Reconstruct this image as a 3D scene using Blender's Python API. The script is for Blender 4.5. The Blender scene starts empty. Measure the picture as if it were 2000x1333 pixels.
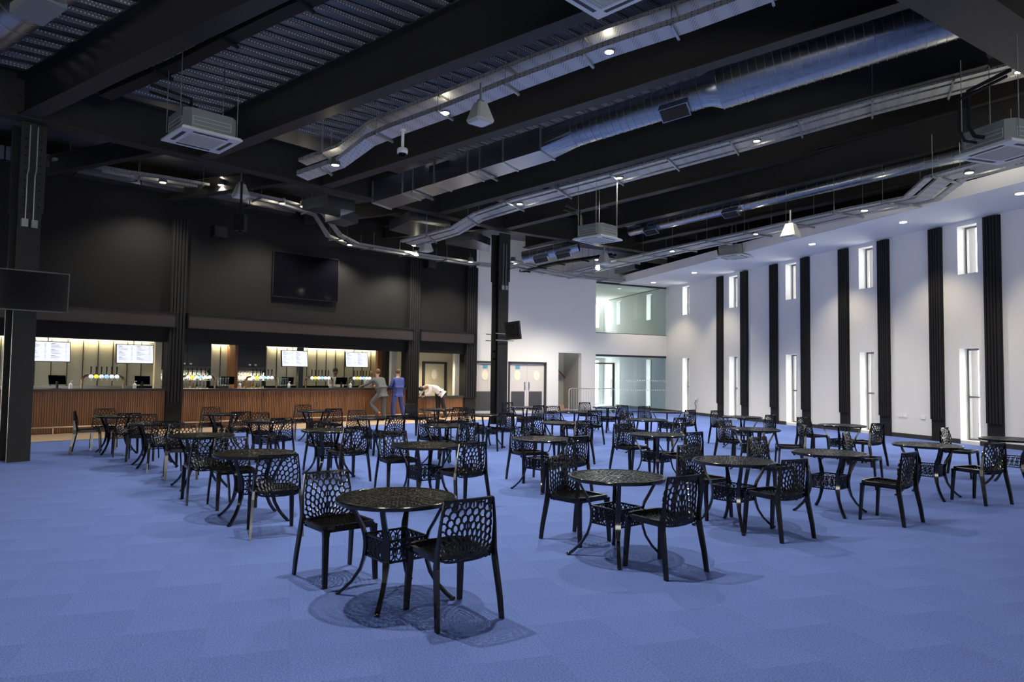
import bpy, bmesh, math, random
from mathutils import Vector, Matrix
random.seed(7)
C = bpy.context.scene.collection
SC = bpy.context.scene
R = math.radians
# ------------------------------------------------------------------ camera
FPX = 1360.0; PITCH = R(2.77); ROLL = R(-0.76); EYE = Vector((0, 0, 1.65))
_F = Vector((0, math.cos(PITCH), math.sin(PITCH)))
_D0 = _F.cross(Vector((1, 0, 0)))
_R = math.cos(ROLL)*Vector((1, 0, 0)) + math.sin(ROLL)*_D0
_D = -math.sin(ROLL)*Vector((1, 0, 0)) + math.cos(ROLL)*_D0
cam = bpy.data.cameras.new('camera'); co = bpy.data.objects.new('camera', cam); C.objects.link(co)
cam.sensor_width = 36; cam.lens = FPX/2000*36; cam.clip_end = 200
co.matrix_world = Matrix(((_R.x, -_D.x, -_F.x, 0), (_R.y, -_D.y, -_F.y, 0), (_R.z, -_D.z, -_F.z, 1.65), (0, 0, 0, 1)))
SC.camera = co
# ------------------------------------------------------------------ world and exposure
SC.view_settings.view_transform = 'Standard'; SC.view_settings.look = 'None'; SC.view_settings.gamma = 1
SC.view_settings.use_curve_mapping = False
SC.view_settings.exposure = 0.85
w = bpy.data.worlds.new('overcast_sky'); SC.world = w; w.use_nodes = True
w.node_tree.nodes['Background'].inputs[0].default_value = (1.0, 0.99, 0.95, 1)
w.node_tree.nodes['Background'].inputs[1].default_value = 8.0
SC.cycles.use_denoising = True
SC.cycles.max_bounces = 8; SC.cycles.diffuse_bounces = 4; SC.cycles.glossy_bounces = 4
SC.cycles.sample_clamp_indirect = 6
LAMP = 560.0       # watts of one ceiling downlight in the trays
SOFW = 205.0       # soffit downlights
BARW = 3.6
# ------------------------------------------------------------------ geometry of the place
def ray(u, v): return _F + (u-1000)/FPX*_R + (v-666.5)/FPX*_D
def onz(u, v, z=0.0):
    d = ray(u, v); return EYE + d*((z-1.65)/d.z)
def atd(u, v, dist):                      # point at a forward distance
    return EYE + ray(u, v)*dist
GP0 = Vector((-8.6, 12.3, 6.06)); GP1 = Vector((-.2, 22.8, 6.37))
DA = ray(-1805, 1134).normalized(); UPA = -DA            # UPA: rising direction of the roof beams
NP = (GP1-GP0).cross(DA).normalized()
if NP.z < 0: NP = -NP
GD = (GP1-GP0).normalized()
def zb(x, y): return GP0.z - (NP.x*(x-GP0.x)+NP.y*(y-GP0.y))/NP.z
def onb(u, v, k=0.0):                     # point on the plane of the beam undersides, k metres higher
    d = ray(u, v); return EYE + d*((GP0+Vector((0, 0, k))-EYE).dot(NP)/d.dot(NP))
def vyaw(deg): return Vector((math.sin(R(deg)), math.cos(R(deg)), 0))
class Fr:
    def __init__(s, o, yaw):
        s.o = Vector(o); s.ex = vyaw(yaw); s.ey = Vector((-s.ex.y, s.ex.x, 0)); s.rz = math.atan2(s.ex.y, s.ex.x)
    def p(s, x, y, z): return s.o + s.ex*x + s.ey*y + Vector((0, 0, z))
    def hit(s, u, v, y=0.0):              # ray against the vertical plane y
        d = ray(u, v); o = s.p(0, y, 0); h = EYE + d*((o-EYE).dot(s.ey)/d.dot(s.ey)); return ((h-s.o).dot(s.ex), h.z)
BAR = Fr((-7.57, 21.72, 0), 45.1)         # x along the bar to the right, y into the bar
RW = Fr((9.6, 25.8, 0), -17.35)           # x away along the window wall, y into the room
GW = Fr((7.51, 33.1, 0), 62.9)            # x along the end wall to the right, y behind it
W0 = Fr((0, 0, 0), 90)
# ------------------------------------------------------------------ materials
def mat(name, col, rough=.5, metal=0, spec=None, emit=None, es=1.0, noise=None, nscale=20, bump=0, bscale=60, coat=0, stretch=None):
    m = bpy.data.materials.new(name); m.use_nodes = True
    nt = m.node_tree; b = nt.nodes['Principled BSDF']
    b.inputs['Base Color'].default_value = (*col, 1); b.inputs['Roughness'].default_value = rough
    b.inputs['Metallic'].default_value = metal
    if spec is not None: b.inputs['Specular IOR Level'].default_value = spec
    if coat: b.inputs['Coat Weight'].default_value = coat; b.inputs['Coat Roughness'].default_value = .08
    if emit: b.inputs['Emission Color'].default_value = (*emit, 1); b.inputs['Emission Strength'].default_value = es
    if noise or bump:
        tc = nt.nodes.new('ShaderNodeTexCoord'); mp = nt.nodes.new('ShaderNodeMapping')
        nt.links.new(tc.outputs['Object'], mp.inputs[0])
        if stretch: mp.inputs['Scale'].default_value = stretch
    if noise:
        n = nt.nodes.new('ShaderNodeTexNoise'); n.inputs['Scale'].default_value = nscale; n.inputs['Detail'].default_value = 5
        nt.links.new(mp.outputs[0], n.inputs['Vector'])
        r = nt.nodes.new('ShaderNodeMix'); r.data_type = 'RGBA'
        r.inputs[6].default_value = (*[c*(1-noise) for c in col], 1); r.inputs[7].default_value = (*[min(1, c*(1+noise)) for c in col], 1)
        nt.links.new(n.outputs['Fac'], r.inputs[0]); nt.links.new(r.outputs[2], b.inputs['Base Color'])
    if bump:
        n2 = nt.nodes.new('ShaderNodeTexNoise'); n2.inputs['Scale'].default_value = bscale
        nt.links.new(mp.outputs[0], n2.inputs['Vector'])
        bp = nt.nodes.new('ShaderNodeBump'); bp.inputs['Strength'].default_value = bump; bp.inputs['Distance'].default_value = .01
        nt.links.new(n2.outputs['Fac'], bp.inputs['Height']); nt.links.new(bp.outputs[0], b.inputs['Normal'])
    return m
def dots(m, scale, dark, light, thr=.32, axis_scale=(1, 1, 1)):
    """round perforations over a sheet: a regular cell pattern in object space"""
    nt = m.node_tree; b = nt.nodes['Principled BSDF']
    tc = nt.nodes.new('ShaderNodeTexCoord'); mp = nt.nodes.new('ShaderNodeMapping'); mp.inputs['Scale'].default_value = axis_scale
    v = nt.nodes.new('ShaderNodeTexVoronoi'); v.inputs['Scale'].default_value = scale; v.inputs['Randomness'].default_value = 0
    nt.links.new(tc.outputs['Object'], mp.inputs[0]); nt.links.new(mp.outputs[0], v.inputs['Vector'])
    g = nt.nodes.new('ShaderNodeMath'); g.operation = 'LESS_THAN'; g.inputs[1].default_value = thr
    nt.links.new(v.outputs['Distance'], g.inputs[0])
    r = nt.nodes.new('ShaderNodeMix'); r.data_type = 'RGBA'; r.inputs[6].default_value = (*dark, 1); r.inputs[7].default_value = (*light, 1)
    nt.links.new(g.outputs[0], r.inputs[0]); nt.links.new(r.outputs[2], b.inputs['Base Color'])
    return m
def carpet(name, col):
    m = mat(name, col, rough=.95, spec=.1)
    nt = m.node_tree; b = nt.nodes['Principled BSDF']
    tc = nt.nodes.new('ShaderNodeTexCoord')
    n = nt.nodes.new('ShaderNodeTexNoise'); n.inputs['Scale'].default_value = 100; n.inputs['Detail'].default_value = 3; n.inputs['Roughness'].default_value = .7
    n2 = nt.nodes.new('ShaderNodeTexNoise'); n2.inputs['Scale'].default_value = .7; n2.inputs['Detail'].default_value = 4
    for q in (n, n2): nt.links.new(tc.outputs['Object'], q.inputs['Vector'])
    cr = nt.nodes.new('ShaderNodeValToRGB'); e = cr.color_ramp.elements
    e[0].position = .36; e[0].color = (*[c*.68 for c in col], 1); e[1].position = .66; e[1].color = (*[min(1, c*1.38) for c in col], 1)
    nt.links.new(n.outputs['Fac'], cr.inputs[0])
    mx = nt.nodes.new('ShaderNodeMix'); mx.data_type = 'RGBA'; mx.blend_type = 'MULTIPLY'; mx.inputs[0].default_value = 1
    c2 = nt.nodes.new('ShaderNodeValToRGB'); c2.color_ramp.elements[0].color = (.86, .87, .89, 1); c2.color_ramp.elements[0].position = .3; c2.color_ramp.elements[1].position = .7
    nt.links.new(n2.outputs['Fac'], c2.inputs[0]); nt.links.new(cr.outputs[0], mx.inputs[6]); nt.links.new(c2.outputs[0], mx.inputs[7])
    nt.links.new(mx.outputs[2], b.inputs['Base Color'])
    bp = nt.nodes.new('ShaderNodeBump'); bp.inputs['Strength'].default_value = .35; bp.inputs['Distance'].default_value = .006
    nt.links.new(n.outputs['Fac'], bp.inputs['Height']); nt.links.new(bp.outputs[0], b.inputs['Normal'])
    return m
def wood(name, c1, c2, sc=(30, 30, 1.2)):
    m = mat(name, c1, rough=.5)
    nt = m.node_tree; b = nt.nodes['Principled BSDF']
    tc = nt.nodes.new('ShaderNodeTexCoord'); mp = nt.nodes.new('ShaderNodeMapping'); mp.inputs['Scale'].default_value = sc
    n = nt.nodes.new('ShaderNodeTexNoise'); n.inputs['Scale'].default_value = 1; n.inputs['Detail'].default_value = 4
    oi = nt.nodes.new('ShaderNodeObjectInfo')
    ad = nt.nodes.new('ShaderNodeVectorMath'); ad.operation = 'ADD'
    nt.links.new(tc.outputs['Object'], mp.inputs[0]); nt.links.new(mp.outputs[0], ad.inputs[0]); nt.links.new(oi.outputs['Random'], ad.inputs[1])
    nt.links.new(ad.outputs[0], n.inputs['Vector'])
    r = nt.nodes.new('ShaderNodeMix'); r.data_type = 'RGBA'; r.inputs[6].default_value = (*c1, 1); r.inputs[7].default_value = (*c2, 1)
    nt.links.new(n.outputs['Fac'], r.inputs[0]); nt.links.new(r.outputs[2], b.inputs['Base Color'])
    return m
def glassm(name, tint, alpha):
    """clear architectural glass: mostly see-through, tinted, with real reflections"""
    m = bpy.data.materials.new(name); m.use_nodes = True; nt = m.node_tree; nt.nodes.clear()
    o = nt.nodes.new('ShaderNodeOutputMaterial'); mx = nt.nodes.new('ShaderNodeMixShader')
    t = nt.nodes.new('ShaderNodeBsdfTransparent'); t.inputs[0].default_value = (*tint, 1)
    g = nt.nodes.new('ShaderNodeBsdfGlossy'); g.inputs['Roughness'].default_value = .03
    f = nt.nodes.new('ShaderNodeFresnel'); f.inputs[0].default_value = 1.5
    a = nt.nodes.new('ShaderNodeMath'); a.operation = 'ADD'; a.inputs[1].default_value = alpha
    ge = nt.nodes.new('ShaderNodeNewGeometry'); k = nt.nodes.new('ShaderNodeMath'); k.operation = 'SUBTRACT'; k.inputs[0].default_value = 1
    nt.links.new(ge.outputs['Backfacing'], k.inputs[1]); k2 = nt.nodes.new('ShaderNodeMath'); k2.operation = 'MULTIPLY'
    nt.links.new(f.outputs[0], a.inputs[0]); nt.links.new(a.outputs[0], k2.inputs[0]); nt.links.new(k.outputs[0], k2.inputs[1]); nt.links.new(k2.outputs[0], mx.inputs[0])
    nt.links.new(t.outputs[0], mx.inputs[1]); nt.links.new(g.outputs[0], mx.inputs[2]); nt.links.new(mx.outputs[0], o.inputs[0])
    return m
M = {}
M['carpet'] = carpet('blue_carpet', (.118, .180, .475))
M['carpet2'] = carpet('blue_carpet_turned', (.1125, .172, .460))
M['plank'] = wood('pale_oak', (.42, .29, .19), (.56, .42, .30), (1.5, 14, 1))
M['slat'] = wood('walnut_slat', (.075, .029, .011), (.38, .175, .072), (17, 17, .5))
M['black'] = mat('black_steel', (.008, .008, .008), .6, spec=.2, noise=.2, nscale=3)
M['girder'] = mat('black_painted_steel', (.025, .024, .0235), .5, spec=.22, noise=.15, nscale=2)
M['barwall'] = mat('charcoal_wall', (.0125, .0120, .0122), .7, spec=.15, noise=.12, nscale=1.5)
M['band'] = mat('brown_band', (.024, .0155, .0135), .5)
M['rib'] = mat('charcoal_rib', (.014, .014, .015), .7, spec=.2)
M['white'] = mat('white_plaster', (.78, .77, .75), .7, noise=.02, nscale=3)
M['whitewall'] = mat('white_wall_paint', (.74, .735, .72), .75, noise=.02, nscale=2)
M['door'] = mat('pale_door', (.62, .58, .56), .5)
M['kick'] = mat('dark_kickplate', (.06, .06, .062), .4)
M['winframe'] = mat('grey_window_frame', (.20, .19, .20), .45)
M['outleaf'] = mat('outer_cladding', (.12, .11, .115), .8)
M['frame'] = mat('dark_frame', (.03, .03, .032), .45)
M['steel'] = mat('brushed_steel', (.55, .55, .54), .3, 1)
M['galv'] = mat('galvanised_steel', (.34, .36, .37), .38, .85, noise=.18, nscale=8, bump=.1, bscale=4)
M['duct'] = mat('duct_steel', (.36, .38, .40), .27, .95, noise=.10, nscale=6)
M['tray'] = dots(mat('perforated_tray', (.4, .41, .42), .45, .6), 22, (.40, .41, .42), (.06, .06, .065), .25)
M['deck'] = mat('roof_deck', (.17, .175, .19), .42, .7, noise=.15, nscale=4)
M['deckp'] = dots(mat('roof_deck_perforated', (.3, .3, .3), .5, .4), 26, (.11, .115, .13), (.62, .64, .66), .30)
M['gloss'] = mat('gloss_black', (.006, .006, .007), .12, spec=.5)
M['chair'] = mat('chair_black', (.006, .006, .0065), .17, spec=.3)
M['tabletop'] = mat('table_black', (.006, .006, .006), .11, spec=.5, bump=.9, bscale=70)
M['acgrey'] = mat('ac_casing', (.22, .25, .245), .45, .4)
M['acwhite'] = mat('ac_panel', (.62, .64, .64), .45)
M['grille'] = mat('dark_grille', (.01, .01, .01), .5)
M['screenoff'] = mat('tv_glass_off', (.003, .003, .005), .06, spec=.10)
M['tvcase'] = mat('tv_case', (.01, .01, .01), .4)
M['menu'] = mat('menu_screen', (.8, .8, .85), .4, emit=(.86, .90, 1), es=.50)
M['menutext'] = mat('menu_text', (.3, .3, .33), .5, emit=(.45, .47, .52), es=.12)
M['lamp'] = mat('lamp_disc', (1, .95, .85), .4, emit=(1, .93, .78), es=14)
M['lamprim'] = mat('lamp_rim', (.1, .1, .1), .4)
M['speaker'] = mat('speaker_shell', (.42, .43, .40), .5)
M['counter'] = mat('counter_top', (.02, .021, .022), .3)
M['brass'] = mat('aged_brass', (.18, .12, .07), .25, .9)
M['rail'] = mat('foot_rail', (.72, .62, .48), .3, .9)
M['olive'] = mat('olive_glass_panel', (.33, .34, .28), .18, noise=.08, nscale=3, coat=.5)
M['mullion'] = mat('mullion', (.02, .02, .018), .4)
M['cream'] = mat('cream_wall', (.70, .63, .43), .6)
M['cabinet'] = mat('dark_cabinet', (.025, .026, .028), .4)
M['led'] = mat('led_strip', (1, .9, .7), .4, emit=(1, .83, .52), es=1.5)
M['cwhite'] = mat('plastic_white', (.8, .8, .8), .35)
M['clear'] = glassm('bottle_glass', (.75, .8, .78), .06)
M['winglass'] = glassm('window_glass', (.95, .97, .97), .0)
M['glasswall'] = glassm('partition_glass', (.84, .92, .91), .02)
M['vision'] = mat('lit_vision_panel', (.7, .65, .5), .2, emit=(1, .9, .7), es=.12)  # weak emission stands in for light from the rooms behind the doors
M['reveal'] = mat('window_reveal', (.86, .86, .86), .7)
M['stair'] = wood('stair_wood', (.36, .20, .13), (.46, .27, .18), (3, 3, 3))
M['handrail'] = mat('handrail_red', (.18, .05, .04), .4)
M['stairwall'] = mat('stair_wall', (.34, .33, .29), .8)
M['barrier'] = mat('barrier_steel', (.55, .55, .52), .35, .8)
M['skin'] = mat('skin', (.52, .29, .20), .5); M['skin2'] = mat('skin_brown', (.22, .11, .07), .5)
M['suitg'] = mat('grey_suit', (.095, .10, .11), .8, noise=.2, nscale=40); M['suitb'] = mat('blue_suit', (.045, .07, .27), .75)
M['shirt'] = mat('white_shirt', (.82, .82, .82), .7); M['trous'] = mat('black_trousers', (.012, .012, .014), .7)
M['hairb'] = mat('brown_hair', (.10, .055, .03), .6); M['hairbl'] = mat('blond_hair', (.55, .38, .17), .5); M['hairk'] = mat('black_hair', (.01, .008, .007), .5)
M['shoe'] = mat('tan_shoe', (.22, .07, .03), .4); M['shoek'] = mat('black_shoe', (.01, .01, .01), .4)
M['yellow'] = mat('yellow_badge', (.7, .7, .05), .4, emit=(.9, .85, .1), es=.45)
M['lens'] = mat('tap_badge', (.9, .95, 1), .4, emit=(.85, .95, 1), es=.35); M['lensb'] = mat('tap_badge_blue', (.4, .7, 1), .4, emit=(.45, .75, 1), es=.35)
M['notice'] = mat('blue_notice', (.10, .33, .42), .5)
M['amber'] = mat('amber_liquor', (.45, .20, .05), .2); M['labelp'] = mat('bottle_label', (.7, .62, .5), .6); M['green'] = mat('green_bottle', (.03, .10, .04), .15)
M['red'] = mat('red_cable', (.3, .02, .02), .5)
# ------------------------------------------------------------------ mesh helpers
class MB:
    def __init__(s): s.v = []; s.f = []; s.mi = []
    def add(s, vs, fs, mi=0):
        n = len(s.v); s.v += [tuple(v) for v in vs]; s.f += [tuple(i+n for i in f) for f in fs]; s.mi += [mi]*len(fs); return s
    def hexa(s, p, mi=0):                 # 8 points: bottom ring then top ring
        return s.add(p, [(3, 2, 1, 0), (4, 5, 6, 7), (0, 1, 5, 4), (1, 2, 6, 5), (2, 3, 7, 6), (3, 0, 4, 7)], mi)
    def box(s, x0, x1, y0, y1, z0, z1, mi=0, fr=None):
        p = [(x0, y0, z0), (x1, y0, z0), (x1, y1, z0), (x0, y1, z0), (x0, y0, z1), (x1, y0, z1), (x1, y1, z1), (x0, y1, z1)]
        if fr: p = [fr.p(*q) for q in p]
        return s.hexa(p, mi)
    def bar(s, a, b, w, h, up=Vector((0, 0, 1)), mi=0):   # rectangular bar from a to b
        a = Vector(a); b = Vector(b); d = (b-a).normalized(); sx = d.cross(up)
        if sx.length < 1e-4: sx = d.cross(Vector((1, 0, 0)))
        sx.normalize(); u = sx.cross(d); sx = sx*w/2; u = u*h/2
        return s.hexa([a-sx-u, a+sx-u, b+sx-u, b-sx-u, a-sx+u, a+sx+u, b+sx+u, b-sx+u], mi)
    def tube(s, pts, r, n=8, mi=0, cap=True):
        pts = [Vector(p) for p in pts]; rs = r if isinstance(r, (list, tuple)) else [r]*len(pts)
        rings = []; up = None
        for i, p in enumerate(pts):
            d = (pts[min(i+1, len(pts)-1)]-pts[max(i-1, 0)]).normalized()
            if up is None:
                up = d.orthogonal().normalized()
            up = (up - d*up.dot(d)).normalized(); q = d.cross(up)
            rings.append([p+(up*math.cos(2*math.pi*k/n)+q*math.sin(2*math.pi*k/n))*rs[i] for k in range(n)])
        vs = [v for r_ in rings for v in r_]; fs = []
        for i in range(len(pts)-1):
            for k in range(n): fs.append((i*n+k, i*n+(k+1) % n, (i+1)*n+(k+1) % n, (i+1)*n+k))
        if cap: fs.append(tuple(range(n))[::-1]); fs.append(tuple((len(pts)-1)*n+k for k in range(n)))
        return s.add(vs, fs, mi)
    def lathe(s, prof, n=16, o=(0, 0, 0), mi=0):          # profile of (r, z)
        vs = []; fs = []; o = Vector(o)
        for r_, z in prof:
            for k in range(n): vs.append(o+Vector((r_*math.cos(2*math.pi*k/n), r_*math.sin(2*math.pi*k/n), z)))
        for i in range(len(prof)-1):
            for k in range(n): fs.append((i*n+k, i*n+(k+1) % n, (i+1)*n+(k+1) % n, (i+1)*n+k))
        fs.append(tuple(range(n))[::-1]); fs.append(tuple((len(prof)-1)*n+k for k in range(n)))
        return s.add(vs, fs, mi)
    def ell(s, c, rx, ry, rz, nu=12, nv=8, mi=0):
        c = Vector(c); prof = []
        vs = []; fs = []
        for i in range(nv+1):
            a = math.pi*i/nv
            for k in range(nu):
                b = 2*math.pi*k/nu; vs.append(c+Vector((rx*math.sin(a)*math.cos(b), ry*math.sin(a)*math.sin(b), -rz*math.cos(a))))
        for i in range(nv):
            for k in range(nu): fs.append((i*nu+k, i*nu+(k+1) % nu, (i+1)*nu+(k+1) % nu, (i+1)*nu+k))
        return s.add(vs, fs, mi)
    def build(s, name, m, parent=None, smooth=False, world=False):
        me = bpy.data.meshes.new(name); vs = s.v
        if world and parent is not None:
            inv = parent.matrix_basis.inverted(); vs = [tuple(inv @ Vector(v)) for v in vs]
        me.from_pydata(vs, [], s.f); me.validate()
        for x in (m if isinstance(m, list) else [m]): me.materials.append(M[x] if isinstance(x, str) else x)
        if len(me.polygons) == len(s.mi): me.polygons.foreach_set('material_index', s.mi)
        if smooth: me.polygons.foreach_set('use_smooth', [True]*len(me.polygons)); me.set_sharp_from_angle(angle=R(40))
        bm = bmesh.new(); bm.from_mesh(me); bmesh.ops.recalc_face_normals(bm, faces=bm.faces); bm.to_mesh(me); bm.free()
        o = bpy.data.objects.new(name, me); C.objects.link(o)
        if parent is not None: o.parent = parent
        return o
def tag(o, label=None, cat=None, group=None, kind=None):
    if label: o['label'] = label
    if cat: o['category'] = cat
    if group: o['group'] = group
    if kind: o['kind'] = kind
    return o
def empty(name, loc, rz=0.0, label=None, cat=None, group=None, kind=None):
    o = bpy.data.objects.new(name, None); C.objects.link(o); o.empty_display_size = .2
    o.matrix_basis = Matrix.Translation(Vector(loc)) @ Matrix.Rotation(rz, 4, 'Z')
    return tag(o, label, cat, group, kind)
def struct(name, mb, m, label=None, cat=None, parent=None, smooth=False):
    o = mb.build(name, m, parent, smooth)
    return tag(o, label, cat, kind='structure') if parent is None else o
def copy_tree(o, parent=None):
    c = o.copy(); C.objects.link(c)
    if parent is not None: c.parent = parent
    for ch in list(o.children): copy_tree(ch, c)
    return c
def put(o, loc, rz): o.matrix_basis = Matrix.Translation(Vector(loc)) @ Matrix.Rotation(rz, 4, 'Z'); return o
def spot(name, loc, watts, ang=110, col=(1, .93, .82), blend=.6, size=.09, aim=None, parent=None):
    l = bpy.data.lights.new(name, 'SPOT'); l.energy = watts; l.spot_size = R(ang); l.spot_blend = blend; l.color = col; l.shadow_soft_size = size
    o = bpy.data.objects.new(name, l); C.objects.link(o); o.location = loc
    if aim is not None: o.rotation_euler = (Vector(aim)-Vector(loc)).to_track_quat('-Z', 'Y').to_euler()
    return o
def area(name, loc, sx, sy, watts, col, rot):
    l = bpy.data.lights.new(name, 'AREA'); l.shape = 'RECTANGLE'; l.size = sx; l.size_y = sy; l.energy = watts; l.color = col
    o = bpy.data.objects.new(name, l); C.objects.link(o); o.location = loc; o.rotation_euler = rot; return o

exec_parts = []
# ================================================================== SETTING
# ---- floor: base slab, carpet tiles (0.5 m, square to the window wall), oak planks along the bar
fl = empty('floor', (0, 0, 0), 0, 'blue carpet tile floor of the hall', None, None, 'structure')
HALL = [(-16.4, -10.2), RW.p(-36, -.05, 0), RW.p(13.8, -.05, 0), GW.p(-4.3, 6.9, 0), GW.p(-9, 6.9, 0), GW.p(-11.5, .3, 0), BAR.p(9, 2.8, 0), BAR.p(-16, 2.8, 0)]
b = MB(); HP = [Vector((q[0], q[1], 0)) for q in HALL]; nH = len(HP)
b.add([(q.x, q.y, -.012) for q in HP]+[(q.x, q.y, -.2) for q in HP], [tuple(range(nH)), tuple(range(nH, 2*nH))[::-1]]+[(i, (i+1) % nH, nH+(i+1) % nH, nH+i) for i in range(nH)]); b.build('slab', 'carpet', fl)
b = MB(); b.add([(-60, -60, -.21), (80, -60, -.21), (80, 90, -.21), (-60, 90, -.21)], [(0, 1, 2, 3)]); tag(b.build('ground', 'reveal'), 'pale paving outside the hall', kind='structure')
TX = Vector((vyaw(72.65).x, vyaw(72.65).y, 0)); TY = vyaw(-17.35); TO = onz(1736, 1152)
def tile_mesh(i):
    t = MB(); h = .25; e = .0003
    vs = [(-h, -h, -.011), (h, -h, -.011), (h, h, -.011), (-h, h, -.011), (-h, -h, -.002), (h, -h, -.002), (h, h, -.002), (-h, h, -.002),
          (-h+e, -h+e, 0), (h-e, -h+e, 0), (h-e, h-e, 0), (-h+e, h-e, 0)]
    t.add(vs, [(0, 1, 5, 4), (1, 2, 6, 5), (2, 3, 7, 6), (3, 0, 4, 7), (4, 5, 9, 8), (5, 6, 10, 9), (6, 7, 11, 10), (7, 4, 8, 11), (8, 9, 10, 11)])
    o = t.build('carpet_tile', ['carpet', 'carpet2'][i], fl); return o
protoT = [tile_mesh(0), tile_mesh(1)]; cells = []
rzt = math.atan2(TX.y, TX.x)
def infloor(p): return (p-BAR.o).dot(-BAR.ey) > 2.3 and (p-RW.o).dot(RW.ey) > .3 and (p-GW.o).dot(-GW.ey) > .3
for i in range(-60, 60):
    for j in range(-40, 70):
        p = TO + TX*(.5*(i+.5)) + TY*(.5*(j+.5))
        d = (p-EYE); z = d.dot(_F)
        if z < 1.6: continue
        u = 1000+FPX*d.dot(_R)/z; v = 666.5+FPX*d.dot(_D)/z
        if -140 < u < 2140 and v < 1500 and infloor(p): cells.append((z, i, j, p))
cells.sort(key=lambda c: c[0]); used = [False, False]
far = MB(), MB()
def turned(i, j): return (i+j) % 2
for n, (z, i, j, p) in enumerate(cells):
    k = turned(i, j)
    if n < 296:
        o = protoT[k] if not used[k] else protoT[k].copy()
        if used[k]: C.objects.link(o)
        used[k] = True; o.matrix_basis = Matrix.Translation(p) @ Matrix.Rotation(rzt, 4, 'Z')
    else:
        q = [p+TX*a+TY*b_ for a, b_ in ((-.2496, -.2496), (.2496, -.2496), (.2496, .2496), (-.2496, .2496))]
        q2 = [p+TX*a+TY*b_ for a, b_ in ((-.2490, -.2490), (.2490, -.2490), (.2490, .2490), (-.2490, .2490))]
        far[k].add([x+Vector((0, 0, -.006)) for x in q]+q2, [(0, 1, 5, 4), (1, 2, 6, 5), (2, 3, 7, 6), (3, 0, 4, 7), (4, 5, 6, 7)])
for k in (0, 1): tag(far[k].build('carpet_tiles', ['carpet', 'carpet2'][k], fl), kind='stuff')
# planks
tp = empty('floor', (0, 0, 0), 0, 'pale oak plank floor strip in front of the bar', None, None, 'structure')
def plank_mesh(L):
    t = MB(); t.box(0, L-.004, 0, .176, -.011, .003); return t
rowsP = 11; k = 0; proto = {}
stuffp = MB()
for r_ in range(rowsP):
    s = -9.5 + (r_ % 3)*.5
    while s < 9.4:
        if k < 150:
            if 1 not in proto:
                o = plank_mesh(1.5).build('plank', 'plank', tp); proto[1] = o
            else: o = proto[1].copy(); C.objects.link(o)
            o.matrix_basis = Matrix.Translation(BAR.p(s, -2.05+r_*.18, 0)) @ Matrix.Rotation(BAR.rz, 4, 'Z')
        s += 1.5; k += 1
t = MB(); t.box(-9.5, 11, -2.075, -2.05, -.01, .006, fr=BAR); t.build('edge_trim', 'rail', tp)
# ---- bar wall
HWALL = 7.0
bw = empty('wall_bar', BAR.p(0, 0, 0), BAR.rz, 'charcoal wall above and around the bar', None, None, 'structure')
t = MB(); t.box(-16, 8.62, 0, .3, 2.44, HWALL)                     # bulkhead above the openings
t.box(-3.0, -2.6, 0, .35, 0, 2.44); t.box(5.28, 5.78, 0, .35, 0, 2.44); t.box(8.1, 8.62, 0, .35, 0, 2.44)
t.build('wall_panel', 'barwall', bw)
for (x0, x1) in ((-9.3, -2.86), (-2.5, 5.42), (5.8, 8.42)):
    f = MB(); f.box(x0, x1, -.16, 0, 2.87, 3.25); o = f.build('brown_band', 'band', bw)
    f = MB(); f.box(x0-.03, x1+.03, -.19, 0, 3.25, 3.29); f.box(x0-.03, x0, -.18, 0, 2.85, 3.25); f.box(x1, x1+.03, -.18, 0, 2.85, 3.25); f.box(x0-.03, x1+.03, -.18, 0, 2.85, 2.87)
    f.build('band_edge', 'barwall', bw)
# ribbed pilasters of the bar wall
def ribs(name, fr, x0, x1, z0, z1, n, depth, y_out, lab, z_base=0.0, parent=None):
    o = empty(name, fr.p((x0+x1)/2, 0, 0), fr.rz, lab, None, None, 'structure')
    w_ = x1-x0; t = MB(); t.box(-w_/2, w_/2, min(0, y_out*depth*.5), max(0, y_out*depth*.5), z_base, z1); t.build('backing', 'rib', o)
    pit = w_/n
    first = None
    for i in range(n):
        if first is None:
            t = MB(); a, b_ = sorted((y_out*depth*.5, y_out*depth)); t.box(-pit*.36, pit*.36, a, b_, z0, z1); first = t.build('rib', 'rib', o); r_ = first
        else: r_ = first.copy(); C.objects.link(r_)
        r_.location = (-w_/2+pit*(i+.5), 0, 0)
    return o
ribs('trim_1', BAR, -3.02, -2.58, .72, 6.0, 5, .13, -1, 'charcoal ribbed pilaster between the first and long bar bays')
ribs('trim_2', BAR, 5.26, 5.76, .72, 5.85, 5, .13, -1, 'charcoal ribbed pilaster left of the short lower bar counter')
ribs('trim_3', BAR, 8.05, 8.62, .72, 5.9, 5, .13, -1, 'charcoal ribbed pilaster at the right end of the bar')
# the recess behind the bar
t = MB(); t.box(-10, 9.7, 2.6, 2.7, 0, 2.9); wb = struct('wall_bar_back', t, 'barwall', 'back wall of the bar recess')
wb.matrix_basis = Matrix.Translation(BAR.o) @ Matrix.Rotation(BAR.rz, 4, 'Z')
t = MB(); t.box(-10, 8.62, .3, .9, 2.62, 2.7); t.box(-10, 9.7, .9, 2.7, 2.62, 2.7); o = struct('ceiling_bar', t, 'barwall', 'dark ceiling over the bar recess'); o.matrix_basis = wb.matrix_basis.copy()
t = MB(); t.box(5.75, 5.83, .35, 2.6, 0, 2.6); t.box(9.6, 9.7, .9, 2.6, 0, 2.6); o = struct('wall_bar_side', t, 'cream', 'cream side walls of the small bar bay'); o.matrix_basis = wb.matrix_basis.copy()
t = MB(); t.box(5.83, 9.6, 2.5, 2.58, 0, 2.6); o = struct('wall_cream', t, 'cream', 'cream wall behind the short counter'); o.matrix_basis = wb.matrix_basis.copy()
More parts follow.
